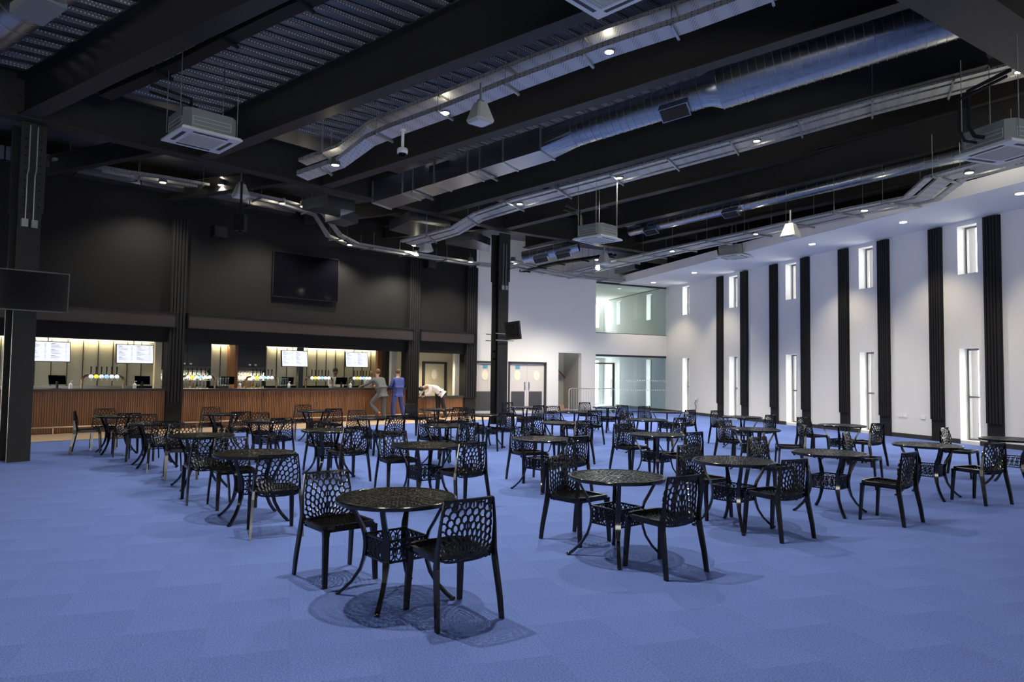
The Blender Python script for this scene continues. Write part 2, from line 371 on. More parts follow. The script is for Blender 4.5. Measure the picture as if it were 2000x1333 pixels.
# ---- window wall with its openings
S0, S1 = -36.0, 14.7; HR = 5.9
wx = [6.15, 2.59, -.83, -4.25, -7.66, -11.07, -14.49, -17.9, 9.57, 12.99]      # right-hand (far) edge of each pair of openings
ww = .56
rwo = empty('wall_right', RW.p(0, 0, 0), RW.rz, 'white window wall on the right', None, None, 'structure')
t = MB(); xs = sorted([(x-ww, x) for x in wx]); cur = S0; TH = .42
for a, b_ in xs:
    t.box(cur, a, -TH, 0, -.1, HR); cur = b_
    t.box(a, b_, -TH, 0, -.1, .08); t.box(a, b_, -TH, 0, 2.5, 4.47); t.box(a, b_, -TH, 0, 5.76, HR)
t.box(cur, S1, -TH, 0, -.1, HR)
t.build('wall_panel', 'whitewall', rwo)
t = MB(); cur = S0; OT = .24
for a, b_ in xs:
    t.box(cur, a, -TH-OT, -TH, -.1, HR); cur = b_
    t.box(a, b_, -TH-OT, -TH, -.1, .06); t.box(a, b_, -TH-OT, -TH, 2.52, 4.45); t.box(a, b_, -TH-OT, -TH, 5.78, HR)
t.box(cur, S1, -TH-OT, -TH, -.1, HR); t.build('outer_leaf', 'outleaf', rwo)
for i, (a, b_) in enumerate(xs):
    for lo, hi, nm in ((.08, 2.5, 0), (4.47, 5.76, 1)):
        wn = empty('window_%d' % (2*i+1+nm), RW.p((a+b_)/2, -TH+.1, lo), RW.rz, 'tall %s slot window in the white wall' % ('upper' if nm else 'lower'), None, None, 'structure')
        h = hi-lo; f = MB(); x = ww/2
        f.box(-x, -x+.05, -.04, .04, 0, h); f.box(x-.05, x, -.04, .04, 0, h); f.box(-x, x, -.04, .04, h-.05, h); f.box(-x, x, -.04, .04, 0, .05)
        if not nm: f.box(-x, x, -.04, .04, h*.46, h*.46+.05)
        f.build('window_frame', 'winframe', wn)
        f = MB(); f.box(-x+.05, x-.05, -.008, .008, .05, h-.05); f.build('pane', 'winglass', wn)
# baseboard along the window wall
t = MB(); cur = S0
for a, b_ in xs: t.box(cur, a, 0, .025, -.02, .11); cur = b_
t.box(cur, 7.4, 0, .025, -.02, .11); o = struct('baseboard_right', t, 'frame', 'black skirting under the white window wall'); o.matrix_basis = Matrix.Translation(RW.o) @ Matrix.Rotation(RW.rz, 4, 'Z')
# ribbed black strips on the window wall
pan = [(1398.7, 1413.5), (1445, 1462), (1502, 1520.5), (1563, 1583), (1637, 1660), (1714, 1740), (1814.5, 1844.5), (1922.5, 1960), (2068, 2116)]
for i, (ua, ub_) in enumerate(pan):
    nth = ['farthest', 'second farthest', 'third farthest', 'fourth farthest', 'fifth farthest', 'fourth nearest', 'third nearest', 'second nearest', 'nearest'][i]
    sa = RW.hit(ua, 700, .11)[0]; sb = RW.hit(ub_, 700, 0)[0]
    ribs('trim_%d' % (i+4), RW, sb, sa, .58, 5.84, 5, .11, 1, 'black ribbed vertical strip on the window wall, %s from the camera' % nth)
# ---- soffit over the window side
e0 = onz(1300, 532, 5.88); e1 = onz(2000, 355, 5.88); de = (e1-e0).normalized()
near = e0+de*32; farp = e0-de*12
nr = RW.p(-14, -.42, 5.88); fr_ = RW.p(13.9, -.42, 5.88)
def prism(mb, pts, z0, z1, mi=0):
    n = len(pts); vs = [(p[0], p[1], z0) for p in pts]+[(p[0], p[1], z1) for p in pts]
    mb.add(vs, [tuple(range(n))[::-1], tuple(range(n, 2*n))]+[(i, (i+1) % n, n+(i+1) % n, n+i) for i in range(n)], mi); return mb
gl = GW.p(0, 0, 0); xg = (e0-GW.o).dot(GW.ey)
tt = -(e0-GW.o).dot(GW.ey)/de.dot(GW.ey); epg = e0+de*tt
t = MB(); prism(t, [epg, e0+de*42, RW.p(-30, -.42, 0), RW.p(7.5, -.42, 0)], 5.88, 6.22)
struct('ceiling_soffit', t, 'white', 'white lowered ceiling along the window wall')
# ---- end wall with doors, stair opening, glazing
gw = empty('wall_end', GW.p(0, 0, 0), GW.rz, 'white end wall with doors and glazing', None, None, 'structure')
t = MB(); H2 = 8.6
def gh(u, v): return GW.hit(u, v)
t.box(-11.0, -10.35, 0, .25, -.1, H2); t.box(-10.35, -8.95, 0, .25, 2.2, H2)
t.box(-8.95, -8.6, 0, .25, -.1, H2); t.box(-8.6, -6.75, 0, .25, 2.2, H2); t.box(-6.75, -6.15, 0, .25, -.1, H2)
t.box(-6.15, -4.97, 0, .25, 2.64, H2); t.box(-4.97, -4.22, 0, .25, -.1, H2)
t.box(-4.22, 0, 0, .25, 5.92, H2); t.box(-4.22, 0, 0, .25, 2.62, 3.58); t.box(0, .12, 0, .25, 0, H2)
t.build('wall_panel', 'whitewall', gw)
t = MB(); t.box(-8.95, -8.62, -.025, 0, 0, .11); t.box(-6.73, -6.15, -.025, 0, 0, .11); t.box(-4.97, -4.22, -.025, 0, 0, .11)
o = struct('baseboard_end', t, 'frame', 'black skirting under the white end wall'); o.matrix_basis = Matrix.Translation(GW.o) @ Matrix.Rotation(GW.rz, 4, 'Z')
def glazing(name, x0, x1, z0, z1, lab, nmull, door=None):
    g = empty(name, GW.p(x0, .1, z0), GW.rz, lab, None, None, 'structure'); w_ = x1-x0; h = z1-z0; t = MB(); f = .05
    t.box(0, w_, -.05, .05, h-.09, h); t.box(0, w_, -.05, .05, 0, .03); t.box(0, .02, -.05, .05, 0, h); t.box(w_-f, w_, -.05, .05, 0, h)
    t.build('window_frame', 'frame', g)
    a = 0 if door is None else door
    n = nmull; pw = (w_-a-.07)/n
    for i in range(n):
        q = MB(); q.box(a+.02+i*pw+.004, a+.02+(i+1)*pw-.004, -.008, .008, .03, h-.09); q.build('pane', 'glasswall', g)
    return g
gu = glazing('window_41', -4.22, 0, 3.58, 5.92, 'large upper window onto the first floor room', 4)
gd = glazing('window_42', -4.22, 0, 0.0, 2.62, 'glass partition onto the room beyond', 4, door=1.06)
q = MB(); q.box(.02, 1.06, -.008, .008, 2.25, 2.53); q.build('pane', 'glasswall', gd)
q = MB()
for z in (.98, 1.42):
    for i in range(26):
        x = 1.25+i*.115; q.box(x, x+.055, -.014, -.009, z, z+.065)
tag(q.build('manifestation_dots', 'cwhite', gd), kind='stuff')
dg = empty('door_4', GW.p(-4.2, .1, 0), GW.rz, 'glass door in the glazed partition', None, None, 'structure')
q = MB(); q.box(0, 1.06, -.04, .04, 2.18, 2.25); q.box(1.0, 1.06, -.05, .05, 0, 2.25); q.build('door_frame', 'frame', dg)
q = MB(); q.box(.03, .98, -.01, .01, .02, 2.17); q.build('pane', 'glasswall', dg)
q = MB(); q.tube([(.86, -.02, .7), (.86, -.07, .7), (.86, -.07, 1.5), (.86, -.02, 1.5)], .014); q.build('handle', 'steel', dg, True)
def oval(mb, cx, cz, y0, y1, rx, rz, n=24):
    vs = []
    for y in (y0, y1):
        for k in range(n): vs.append((cx+rx*math.cos(2*math.pi*k/n), y, cz+rz*math.sin(2*math.pi*k/n)))
    return mb.add(vs, [tuple(range(n)), tuple(range(n, 2*n))[::-1]]+[(k, (k+1) % n, n+(k+1) % n, n+k) for k in range(n)])
def door(name, fr, x0, x1, h, leaves, lab, y=0.06, paint='door'):
    d = empty(name, fr.p(x0, y, 0), fr.rz, lab, None, None, 'structure'); w_ = x1-x0; f = .085
    t = MB(); t.box(0, f, -.08, .1, 0, h); t.box(w_-f, w_, -.08, .1, 0, h); t.box(0, w_, -.08, .1, h-f, h); t.build('door_frame', 'frame', d)
    lw = (w_-2*f)/leaves
    for i in range(leaves):
        x = f+i*lw; t = MB(); t.box(x+.004, x+lw-.004, 0, .045, .01, h-f-.004); lf = t.build('door_leaf', paint, d)
        t = MB(); t.box(x+.1, x+lw-.1, -.008, 0, .15, .95 if leaves == 2 else .95); t.build('kick_plate', 'kick', lf) if paint == 'door' else None
        t = MB(); cx = x+lw*(.5 if leaves == 1 else (.45 if i == 0 else .55)); oval(t, cx, 1.62, -.012, -.002, .15, .21); t.build('vision_panel', 'vision', lf)
        if leaves == 2:
            hx = x+lw-.13 if i == 0 else x+.07
            t = MB(); t.box(hx, hx+.06, -.02, -.002, 1.0, 1.35); t.build('push_plate', 'steel', lf)
        if i == 0 and paint == 'door':
            t = MB(); t.box(cx-.09, cx+.12, -.012, -.001, 1.9, 2.04); t.build('notice', 'notice', lf)
    return d
door('door_1', GW, -8.6, -6.75, 2.2, 2, 'white double doors with oval windows in a dark frame')
door('door_2', GW, -10.35, -8.95, 2.2, 1, 'white door half hidden behind the dark pillar')
door('door_3', Fr(BAR.p(0, 2.42, 0), 45.1), BAR.hit(827, 700, 2.42)[0], BAR.hit(873, 700, 2.42)[0], 2.15, 1, 'cream door behind the short bar counter', paint='cream')
# stair recess
st = empty('wall_stair', GW.p(-6.15, .25, 0), GW.rz, 'beige stair enclosure seen through the opening', None, None, 'structure')
t = MB(); t.box(-2.2, 1.2, 1.25, 1.35, 0, 4.4); t.box(1.18, 1.28, 0, 1.25, 0, 4.4); t.box(-2.2, 1.2, 0, 1.3, 4.3, 4.4); t.box(-2.3, -2.2, 0, 1.3, 0, 4.4); t.build('wall_panel', 'stairwall', st)
ss = empty('staircase', GW.p(-6.15, .27, 0), GW.rz, 'timber stair rising to the left beyond the wall opening', 'staircase')
for i in range(9):
    t = MB(); x = .75-.27*i; t.box(x-.27, x, .02, 1.2, 0, .18*(i+1)); t.build('step', 'stair', ss)
t = MB(); ha = GW.hit(1090, 723, 1.4); hb_ = GW.hit(1125, 762, 1.4); dz_ = (ha[1]-hb_[1])/(ha[0]-hb_[0]); t.tube([(hb_[0]+6.15+.12, 1.13, hb_[1]-.02), (hb_[0]+6.15, 1.13, hb_[1]), (ha[0]+6.15, 1.13, ha[1]), (ha[0]+6.15-1.2, 1.13, ha[1]-1.2*dz_)], .03); hr = t.build('handrail', 'handrail', ss, True)
# room behind the glazing
t = MB(); t.box(-4.3, -4.18, .25, 7.0, 0, 6.0); o = struct('wall_room_left', t, 'whitewall', 'left wall of the glazed room'); o.matrix_basis = Matrix.Translation(GW.o) @ Matrix.Rotation(GW.rz, 4, 'Z')
fa, fb = GW.hit(1150, 600, 6.9)[0], GW.hit(1170, 600, 6.9)[0]
t = MB(); t.box(-9, fa, 6.9, 7.0, 0, 6.0); t.box(fb, 2, 6.9, 7.0, 0, 6.0); t.box(fa, fb, 6.9, 7, 0, .1); t.box(fa, fb, 6.9, 7, 2.5, 4.4); t.box(fa, fb, 6.9, 7, 5.7, 6); o = struct('wall_room_far', t, 'whitewall', 'far wall of the glazed room'); o.matrix_basis = Matrix.Translation(GW.o) @ Matrix.Rotation(GW.rz, 4, 'Z')
t = MB(); prism(t, [GW.p(-4.2, .26, 0), GW.p(0, .26, 0), RW.p(13.9, .0, 0), GW.p(-4.2, 7, 0)], 2.66, 3.5)
struct('floor_upper', t, 'white', 'upper floor slab of the glazed room')
t = MB(); prism(t, [GW.p(-4.2, .26, 0), GW.p(.2, .26, 0), RW.p(14.2, -.2, 0), GW.p(-4.2, 7, 0)], 5.93, 6.05)
struct('ceiling_upper_room', t, 'white', 'ceiling of the first floor room')
for q_, z_, w_ in ((GW.p(-1.3, 3.6, 0), 5.88, 18), (GW.p(-1.5, 3.6, 0), 2.62, 20), (GW.p(-5.4, .8, 0), 4.2, 40)):  # upper room lamp, plus spots added to brighten lower room and stair
    spot('spot', (q_.x, q_.y, z_), w_, 160, (.95, 1, .97), size=.2)
# ---- columns
def column(name, p, yaw, w_, dpt, h, lab):
    o = empty(name, p, math.atan2(vyaw(yaw).y, vyaw(yaw).x), lab, 'column')
    t = MB(); tf = .03; t.box(-w_/2, w_/2, -dpt/2, -dpt/2+tf, 0, h); t.box(-w_/2, w_/2, dpt/2-tf, dpt/2, 0, h)
    t.build('flange', 'girder', o); t = MB(); t.box(-.02, .02, -dpt/2+tf, dpt/2-tf, 0, h); t.build('web', 'black', o)
    t = MB(); t.box(-w_/2-.02, w_/2+.02, -dpt/2-.04, -dpt/2, h-1.6, h); t.box(-w_/2-.02, w_/2+.02, dpt/2, dpt/2+.04, h-1.6, h)
    t.build('splice_plate', 'girder', o)
    t = MB()
    for i in range(10):
        for sx in (-1, 1):
            for sy in (-1, 1):
                t.ell((sx*w_*.33, sy*(dpt/2+.045), h-1.5+i*.15), .018, .018, .018, 6, 4)
    tag(t.build('bolts', 'black', o), kind='stuff')
    return o
cL = onz(27, 903); cL.z = 0; cP = onz(973, 830); cP.z = 0
colL = column('steel_column', cL+vyaw(-35)*.18, 37, .36, .40, 6.05, 'black steel column standing beside the left end of the bar')
colP = column('steel_column', cP+vyaw(0)*.2, 52, .40, .40, 6.35, 'black steel column standing alone in front of the end wall')
for c_, h, ang in ((colL, 4.3, 0), (colP, 4.6, 0)):
    t = MB(); y = -1
    for x in (-.07, .05):
        t.tube([(x, -.26, 6.0), (x, -.26, 5.2), (x-.02, -.27, 5.1), (x-.02, -.27, h)], .012, 6)
    t.box(-.15, -.05, -.30, -.23, h-.14, h); t.box(.0, .1, -.30, -.23, h-.14, h)
    t.build('conduit', 'galv', c_)
# ---- girders and beams
def ibeam(mb, a, b_, w_, h0, h1, tf=.035, h_tf=.035):      # a, b: centre of the underside
    a = Vector(a); b_ = Vector(b_); d = (b_-a); sx = Vector((d.y, -d.x, 0)).normalized()
    U = Vector((0, 0, 1))
    def slab(z0a, z1a, z0b, z1b, wd):
        s = sx*wd/2
        mb.hexa([a-s+U*z0a, a+s+U*z0a, b_+s+U*z0b, b_-s+U*z0b, a-s+U*z1a, a+s+U*z1a, b_+s+U*z1b, b_-s+U*z1b])
    slab(0, tf, 0, tf, w_); slab(tf, h0-tf, tf, h1-tf, .03); slab(h0-tf, h0, h1-tf, h1, w_)
g1a = GP0-GD*5.0; g1b = GP1+GD*.3
t = MB(); ibeam(t, g1a, g1b, .34, .85, .85); o = struct('beam_1', t, 'girder', 'main black girder over the two columns'); o['category'] = 'girder'; o['kind'] = 'thing'; o['label'] = 'heavy black girder spanning between the two steel columns'; o.name = 'steel_girder'
pe = GP1+vyaw(56)*9.0
t = MB(); ibeam(t, GP1, (pe.x, pe.y, 6.37), .3, .8, .8); tag(t.build('steel_girder', 'girder'), 'black girder running right from the freestanding column to the end wall', 'girder')
GZ = 7.0; q = [onz(1754, 3, GZ), onz(2000, 147, GZ), onz(1931, 0, GZ), onz(2000, 45, GZ)]
dg2 = (q[1]-q[0]).normalized(); dn = Vector((dg2.y, -dg2.x, 0)); wdt = (q[2]-q[0]).dot(dn)
if wdt < 0: dn = -dn; wdt = -wdt
wdt = min(max(wdt, .8), 2.0)
t = MB(); prism(t, [q[0]-dg2*8, q[1]+dg2*4, q[1]+dg2*4+dn*wdt, q[0]-dg2*8+dn*wdt], GZ, 8.2); tag(t.build('boxed_girder', 'girder'), 'wide dark boxed girder crossing overhead at the upper right', 'girder')
def toline(p):                            # slide a beam point down to the girder line
    d = Vector((UPA.x, UPA.y)); g = Vector((GD.x, GD.y)).normalized(); r_ = Vector((p.x-GP0.x, p.y-GP0.y))
    det = d.x*(-g.y)-d.y*(-g.x); s_ = (r_.x*(-g.y)-r_.y*(-g.x))/det
    return p-UPA*s_/1.0*1.0 if abs(UPA.z) < 0 else Vector((p.x-d.x*s_, p.y-d.y*s_, 0))
BPX = [(290, 132), (700, 208), (1200, 196), (1400, 278), (1500, 327), (1640, 350), (1640, 400)]
starts = []
FW = .32
nbl = ['nearest the left corner of the roof', 'second from the left side of the roof', 'above the large round duct', 'between the round duct and the triple cable tray',
       'right of the triple cable tray', 'above the narrow round duct', 'last before the white lowered ceiling']
perp = Vector((-UPA.y, UPA.x, 0)).normalized()
if perp.dot(vyaw(38)) < 0: perp = -perp
LEN = [15, 15.5, 13.2, 13.6, 16, 16, 11.5]
for i, (u, v) in enumerate(BPX):
    p = onb(u, v); g0 = toline(p); g0.z = zb(g0.x, g0.y); g0 = g0-perp*(FW/2)
    starts.append(g0)
    a = g0; L = LEN[i]; e = a+UPA*L
    if i == 5: a = onz(1030, 487, 6.45); e = onz(2000, 263, 7.2); a, e = a-perp*(FW/2), e+(e-a).normalized()*1.0-perp*(FW/2)
    if i == 6: a = onz(1250, 478, 6.6); e = onz(1950, 330, 6.6); a, e = a-perp*(FW/2), e-perp*(FW/2)
    t = MB(); ibeam(t, a, e, FW, .72, .72+.05*L if i < 5 else .9)
    tag(t.build('roof_beam', 'girder'), 'black sloping roof beam, ' + nbl[i], 'beam', 'sloping black roof beams')
# short level beams from the girder to the bar wall
for i in (0, 1, 2, 3, 4):
    a = starts[i]; d = Vector((-UPA.x, -UPA.y, 0)).normalized()
    fr = BAR if i < 4 else GW
    n_ = (a-fr.o).dot(-fr.ey); L = n_/(d.dot(fr.ey)) if d.dot(fr.ey) > .05 else 4
    L = max(2, min(L, 8)); e = a+d*L
    t = MB(); ibeam(t, (a.x, a.y, 6.45), (e.x, e.y, 6.45), .2, .45, .45)
    tag(t.build('short_beam', 'girder'), 'short black beam from the main girder to the bar wall, %s' % ['leftmost', 'second from left', 'middle one', 'fourth from left', 'rightmost'][i], 'beam', 'short black beams above the bar front')
# ---- roof deck: trapezoid flutes running parallel to the bar
ub = vyaw(46.5)
def tdist(x, y):
    d = Vector((UPA.x, UPA.y)); g = Vector((GD.x, GD.y)).normalized(); r_ = Vector((x-GP0.x, y-GP0.y))
    det = d.x*(-g.y)-d.y*(-g.x); return (r_.x*(-g.y)-r_.y*(-g.x))/det
def zdeck(x, y):
    tq = tdist(x, y)
    if tq < 0: return 7.0
    return zb(x, y)+.74+.05*tq
ah = Vector((UPA.x, UPA.y, 0)).normalized(); per = .30; dk = MB()
O0 = Vector((-8.6, 12.3, 0))
prof = [(0, 0, 0), (.13, 0, 1), (.165, .075, 0), (.265, .075, 1), (.30, 0, 0)]
nf = 62
for i in range(nf):
    for j in range(len(prof)-1):
        q = []
        for (tt_, hh, _m) in (prof[j], prof[j+1]):
            base = O0+ah*(.15+i*per+tt_)
            row = []
            for s in (-14, 26):
                P = base+ub*s; row.append((P, hh))
            q.append(row)
        vs = []
        def pt(P, hh):
            # plane through flute base: height from the plane at this point (kept linear along the flute)
            return (P.x, P.y, zb(P.x, P.y)+.74+.05*max(0, i*per)+.075-hh)
        vs = [pt(*q[0][0]), pt(*q[1][0]), pt(*q[1][1]), pt(*q[0][1])]
        dk.add(vs, [(0, 1, 2, 3)], prof[j][2])
for o_ in range(8):                      # flat deck between girder and bar
    pass
p = [O0+ub*-14+ah*.15, O0+ub*26+ah*.15, O0+ub*26-ah*12, O0+ub*-14-ah*12]
dk.add([(x.x, x.y, 7.35) for x in p], [(0, 1, 2, 3)], 0)
o = struct('ceiling', dk, ['deck', 'deckp'], 'ribbed metal roof deck with perforated flutes')
# ---- unseen sides of the hall: left wall, rear wall with openings sized for daylight fill, outer roof
t = MB(); HB = 9.5
t.box(-16.5, -16.2, -10, 12, 0, HB)
o = struct('wall_left', t, 'barwall', 'dark wall to the left of the camera')
t = MB(); t.box(-16.5, 0, -10.3, -10, 0, HB+3); t.box(0, 14, -10.3, -10, 2.6, HB+4); t.box(14, 24, -10.3, -10, 0, HB+4)
for x in (2, 6, 10): t.box(x-.15, x+.15, -10.3, -10, 0, 2.6)
o = struct('wall_rear', t, 'whitewall', 'unseen wall behind the camera with openings for fill daylight')
t = MB(); prism(t, [(-17, -11), (26, -11), RW.p(-15, -.5, 0), RW.p(14, -.5, 0), GW.p(-12, .3, 0), BAR.p(9, 3, 0), BAR.p(-16, 3, 0)], 12.6, 12.8)
o = struct('ceiling_roof', t, 'black', 'outer roof over the deck')
t = MB(); t.box(-36, 14, -.42, 0, HR, 12.6, fr=RW); t.box(-11, .5, .0, .25, 8.5, 12.6, fr=GW); t.box(-16, 9, .1, .3, HWALL, 12.6, fr=BAR)
o = struct('wall_upper', t, 'barwall', 'dark upper walls under the roof')
# ================================================================== CEILING SERVICES
def tray(pts, lab, strips, wallh=.06, hang=1.55, htop=.9, gap_x=.06, m='tray', name='cable_tray', upper=None, grp='metal cable trays under the roof'):
    """cable tray along pts (centre of the underside); strips = list of (offset0, offset1) across"""
    o = empty(name, pts[0], 0, lab, 'cable tray', grp)
    fr0 = pts[0]
    def cross(i):
        a = pts[max(i-1, 0)]; b_ = pts[min(i+1, len(pts)-1)]; d = (b_-a); return Vector((d.y, -d.x, 0)).normalized()
    for (x0, x1) in strips:
        t = MB()
        for i in range(len(pts)-1):
            a, b_ = pts[i], pts[i+1]; ca, cb = cross(i), cross(i+1); z = Vector((0, 0, 1))
            for (y0, y1, h0, h1) in ((x0, x1, 0, .006), (x0, x0+.006, 0, wallh), (x1-.006, x1, 0, wallh)):
                t.hexa([a+ca*y0+z*h0, a+ca*y1+z*h0, b_+cb*y1+z*h0, b_+cb*y0+z*h0, a+ca*y0+z*h1, a+ca*y1+z*h1, b_+cb*y1+z*h1, b_+cb*y0+z*h1])
        t.build('tray_channel', m, o, world=True)
    lo = min(s[0] for s in strips)-gap_x; hi = max(s[1] for s in strips)+gap_x
    acc = 0.0; nxt = .4; hm = 'black' if m == 'black' else 'galv'
    for i in range(len(pts)-1):
        a, b_ = pts[i], pts[i+1]; L = (b_-a).length; c = cross(i) if i else cross(1)
        while nxt < acc+L:
            p = a+(b_-a)*((nxt-acc)/L); t = MB()
            t.bar(p+c*lo+Vector((0, 0, -.03)), p+c*hi+Vector((0, 0, -.03)), .042, .042)
            for x in (lo+.03, hi-.03): t.tube([p+c*x+Vector((0, 0, -.08)), p+c*x+Vector((0, 0, htop))], .006, 5)
            t.build('hanger', hm, o, world=True); nxt += hang
        acc += L
    return o
def pb(l, k): return [onb(u, v, k) for u, v in l]
big = [(-.22, .22)]; tri = [(-.50, -.32), (-.20, .20), (.32, .50)]
P1 = pb([(1560, -30), (1340, 52), (1190, 101), (1000, 171), (870, 222), (770, 258), (722, 279)], -.05)
P1b = P1[-1]; P1c = onb(665, 322, -.45); P1d = onb(590, 348, -.55); P1 += [P1c, P1d]
tray(P1, 'wide perforated cable tray over the nearest ceiling lamps and dome camera', big, .10)
P1u = [p+Vector((0, 0, .32)) for p in P1]
tray([p+vyaw(38)*0.0 for p in P1u], 'upper tray stacked above the wide perforated cable tray', [(-.17, .17)], .07, htop=.6)
P2 = pb([(2070, 118), (1700, 213), (1478, 276), (1215, 347), (1015, 399), (935, 425)], -.05)+[onb(890, 452, -.5), onb(800, 478, -.55)]
tray(P2, 'triple cable tray running above the tables to the freestanding column', tri, .05)
P3 = [onz(u, v, z) for u, v, z in ((2050, 298, 6.1), (1893, 338, 6.05), (1848, 350, 6.05), (1800, 390, 5.85), (1680, 413, 5.95), (1475, 458, 5.98), (1313, 492, 5.98), (1190, 520, 5.98), (1110, 538, 5.98))]
tray(P3, 'triple cable tray beside the white lowered ceiling', tri, .05)
P4 = [onz(u, v, z) for u, v, z in ((100, 318, 6.75), (250, 343, 6.75), (320, 353, 6.7), (430, 372, 6.7), (550, 398, 6.65), (622, 420, 6.5), (652, 462, 5.95), (690, 480, 5.9), (810, 500, 5.85), (915, 516, 5.85), (1000, 524, 5.85))]
tray(P4, 'cable tray running above the front of the bar', [(-.3, -.14), (.14, .3)], .07, htop=.5)
P5 = [onz(u, v, 5.95) for u, v in ((985, 512), (1060, 530), (1140, 545), (1230, 553))]
tray(P5, 'cable tray crossing the end of the hall by the freestanding column', tri, .05, hang=1.5, htop=.4)
P5b = [onz(u, v, 5.9) for u, v in ((1019, 532), (1090, 516), (1200, 500))]
tray(P5b, 'dark ladder tray jutting out before the white end wall', [(-.12, .12)], .09, hang=1.2, htop=.5, m='black')
P6 = pb([(640, -10), (560, 25), (450, 78), (350, 130), (205, 192)], .02)
tray(P6, 'black cable basket running beside the second roof beam', [(-.12, .12)], .10, htop=.7, m='black')
# ---- downlights in the trays
def lampobj(lab, grp, rim='lamprim'):
    o = empty('downlight', (0, 0, 0), 0, lab, 'lamp', grp)
    t = MB(); t.lathe([(.075, .0), (.105, .0), (.105, .05), (.085, .12), (.085, .16), (.05, .16)], 20); t.build('housing', rim, o, True)
    t = MB(); t.lathe([(.075, -.003), (.075, .0)], 20); t.build('lamp_face', 'lamp', o); return o
L0 = None
def add_lamp(P, lab, watts, grp, ang=118, down=.12, size=.075, scale=1.0):
    global L0
    o = lampobj(lab, grp) if L0 is None else copy_tree(L0)
    if L0 is None: L0 = o
    tag(o, lab, 'lamp', grp); put(o, P, 0)
    spot('spot', P+Vector((0, 0, -.03)), watts, ang, col=(1, .93, .76), size=size)
    l = bpy.data.lights.new('tray_glow', 'POINT'); l.energy = 2.5; l.color = (1, .88, .62); l.shadow_soft_size = .03; g = bpy.data.objects.new('tray_glow', l); C.objects.link(g); g.location = P+Vector((0, 0, .2))  # point light added above each lamp for its spill on the trays
    return o
lamps = [(1190, 102, -.06, 'glowing downlight in the wide tray right of the large white speaker'), (870, 221, -.06, 'glowing downlight in the wide tray left of the large white speaker'),
         (655, 323, -.5, 'glowing downlight at the lowered end of the wide tray'), (1990, 141, -.07, 'glowing downlight in the triple tray near the boxed girder'),
         (1478, 276, -.07, 'glowing downlight midway along the triple tray'), (1210, 348, -.07, 'glowing downlight in the triple tray left of its middle lamp'),
         (1015, 399, -.07, 'glowing downlight in the triple tray nearest the freestanding column'), (1893, 338, 6.02, 'glowing downlight below the ceiling unit at the right edge'),
         (1688, 412, 5.92, 'glowing downlight in the tray left of its tilted bend'), (1475, 458, 5.95, 'glowing downlight in the tray beside a small white speaker'),
         (1313, 491, 5.95, 'glowing downlight above the far ceiling unit')]
for u, v, k, lab in lamps: add_lamp(onz(u, v, k) if k > 3 else onb(u, v, k), lab, LAMP if k < 3 else (LAMP*.12 if u > 1600 else LAMP*.6), 'downlights in the cable trays')
for q in (onb(560, -330, -.05), onb(1000, -420, -.05), onb(1700, -260, -.05)):   # same run of lamps, overhead and out of view
    spot('spot', q, LAMP, 118, col=(1, .93, .76), size=.075)
barl = [(318, 357, 6.62, 'lit downlight above the bar left of the short beam'), (432, 362, 6.66, 'lit downlight above the bar near the speaker'), (551, 398, 6.6, 'bright downlight above the wall screen'),
        (592, 404, 6.55, 'bright downlight right of the one above the wall screen'), (683, 479, 5.86, 'bright downlight at the low tray right of the wall screen'),
        (809, 480, 6.1, 'upper one of two bright downlights above the long bar'), (813, 499, 5.82, 'lower one of two bright downlights above the long bar'),
        (919, 512, 5.82, 'bright downlight above the right end of the bar'), (1002, 511, 6.0, 'bright downlight just right of the freestanding column'),
        (1166, 508, 6.1, 'upper bright downlight by the grey speaker in front of the end wall'), (1168, 527, 5.75, 'lower bright downlight by the grey speaker in front of the end wall')]
for u, v, z, lab in barl: add_lamp(onz(u, v, z), lab, LAMP*(.42 if u < 950 else 1.15), 'downlights above the bar', 125)
L0 = None
def soffit_lamp(u, v, lab):
    p = onz(u, v, 5.88); o = empty('recessed_light', p, 0, lab, 'lamp', 'recessed lights in the white lowered ceiling')
    t = MB(); t.lathe([(.09, -.006), (.115, -.006), (.115, 0), (.09, 0)], 20); t.build('rim', 'lamprim', o)
    t = MB(); t.lathe([(.09, -.012), (.09, -.003)], 20); t.build('lamp_face', 'lamp', o)
    spot('spot', p+Vector((0, 0, -.03)), SOFW, 100, col=(1, .85, .58), size=.08)
for u, v, n_ in ((1992, 378, 'nearest'), (1764, 434, 'second nearest'), (1586, 477, 'third nearest'), (1356, 533, 'second farthest'), (1276, 552, 'farthest')):
    soffit_lamp(u, v, '%s recessed light in the white lowered ceiling' % n_)
for q in (onz(2400, 270, 5.88), onz(3050, 100, 5.88)): spot('spot', q+Vector((0, 0, -.03)), SOFW, 100, col=(1, .85, .58), size=.08)
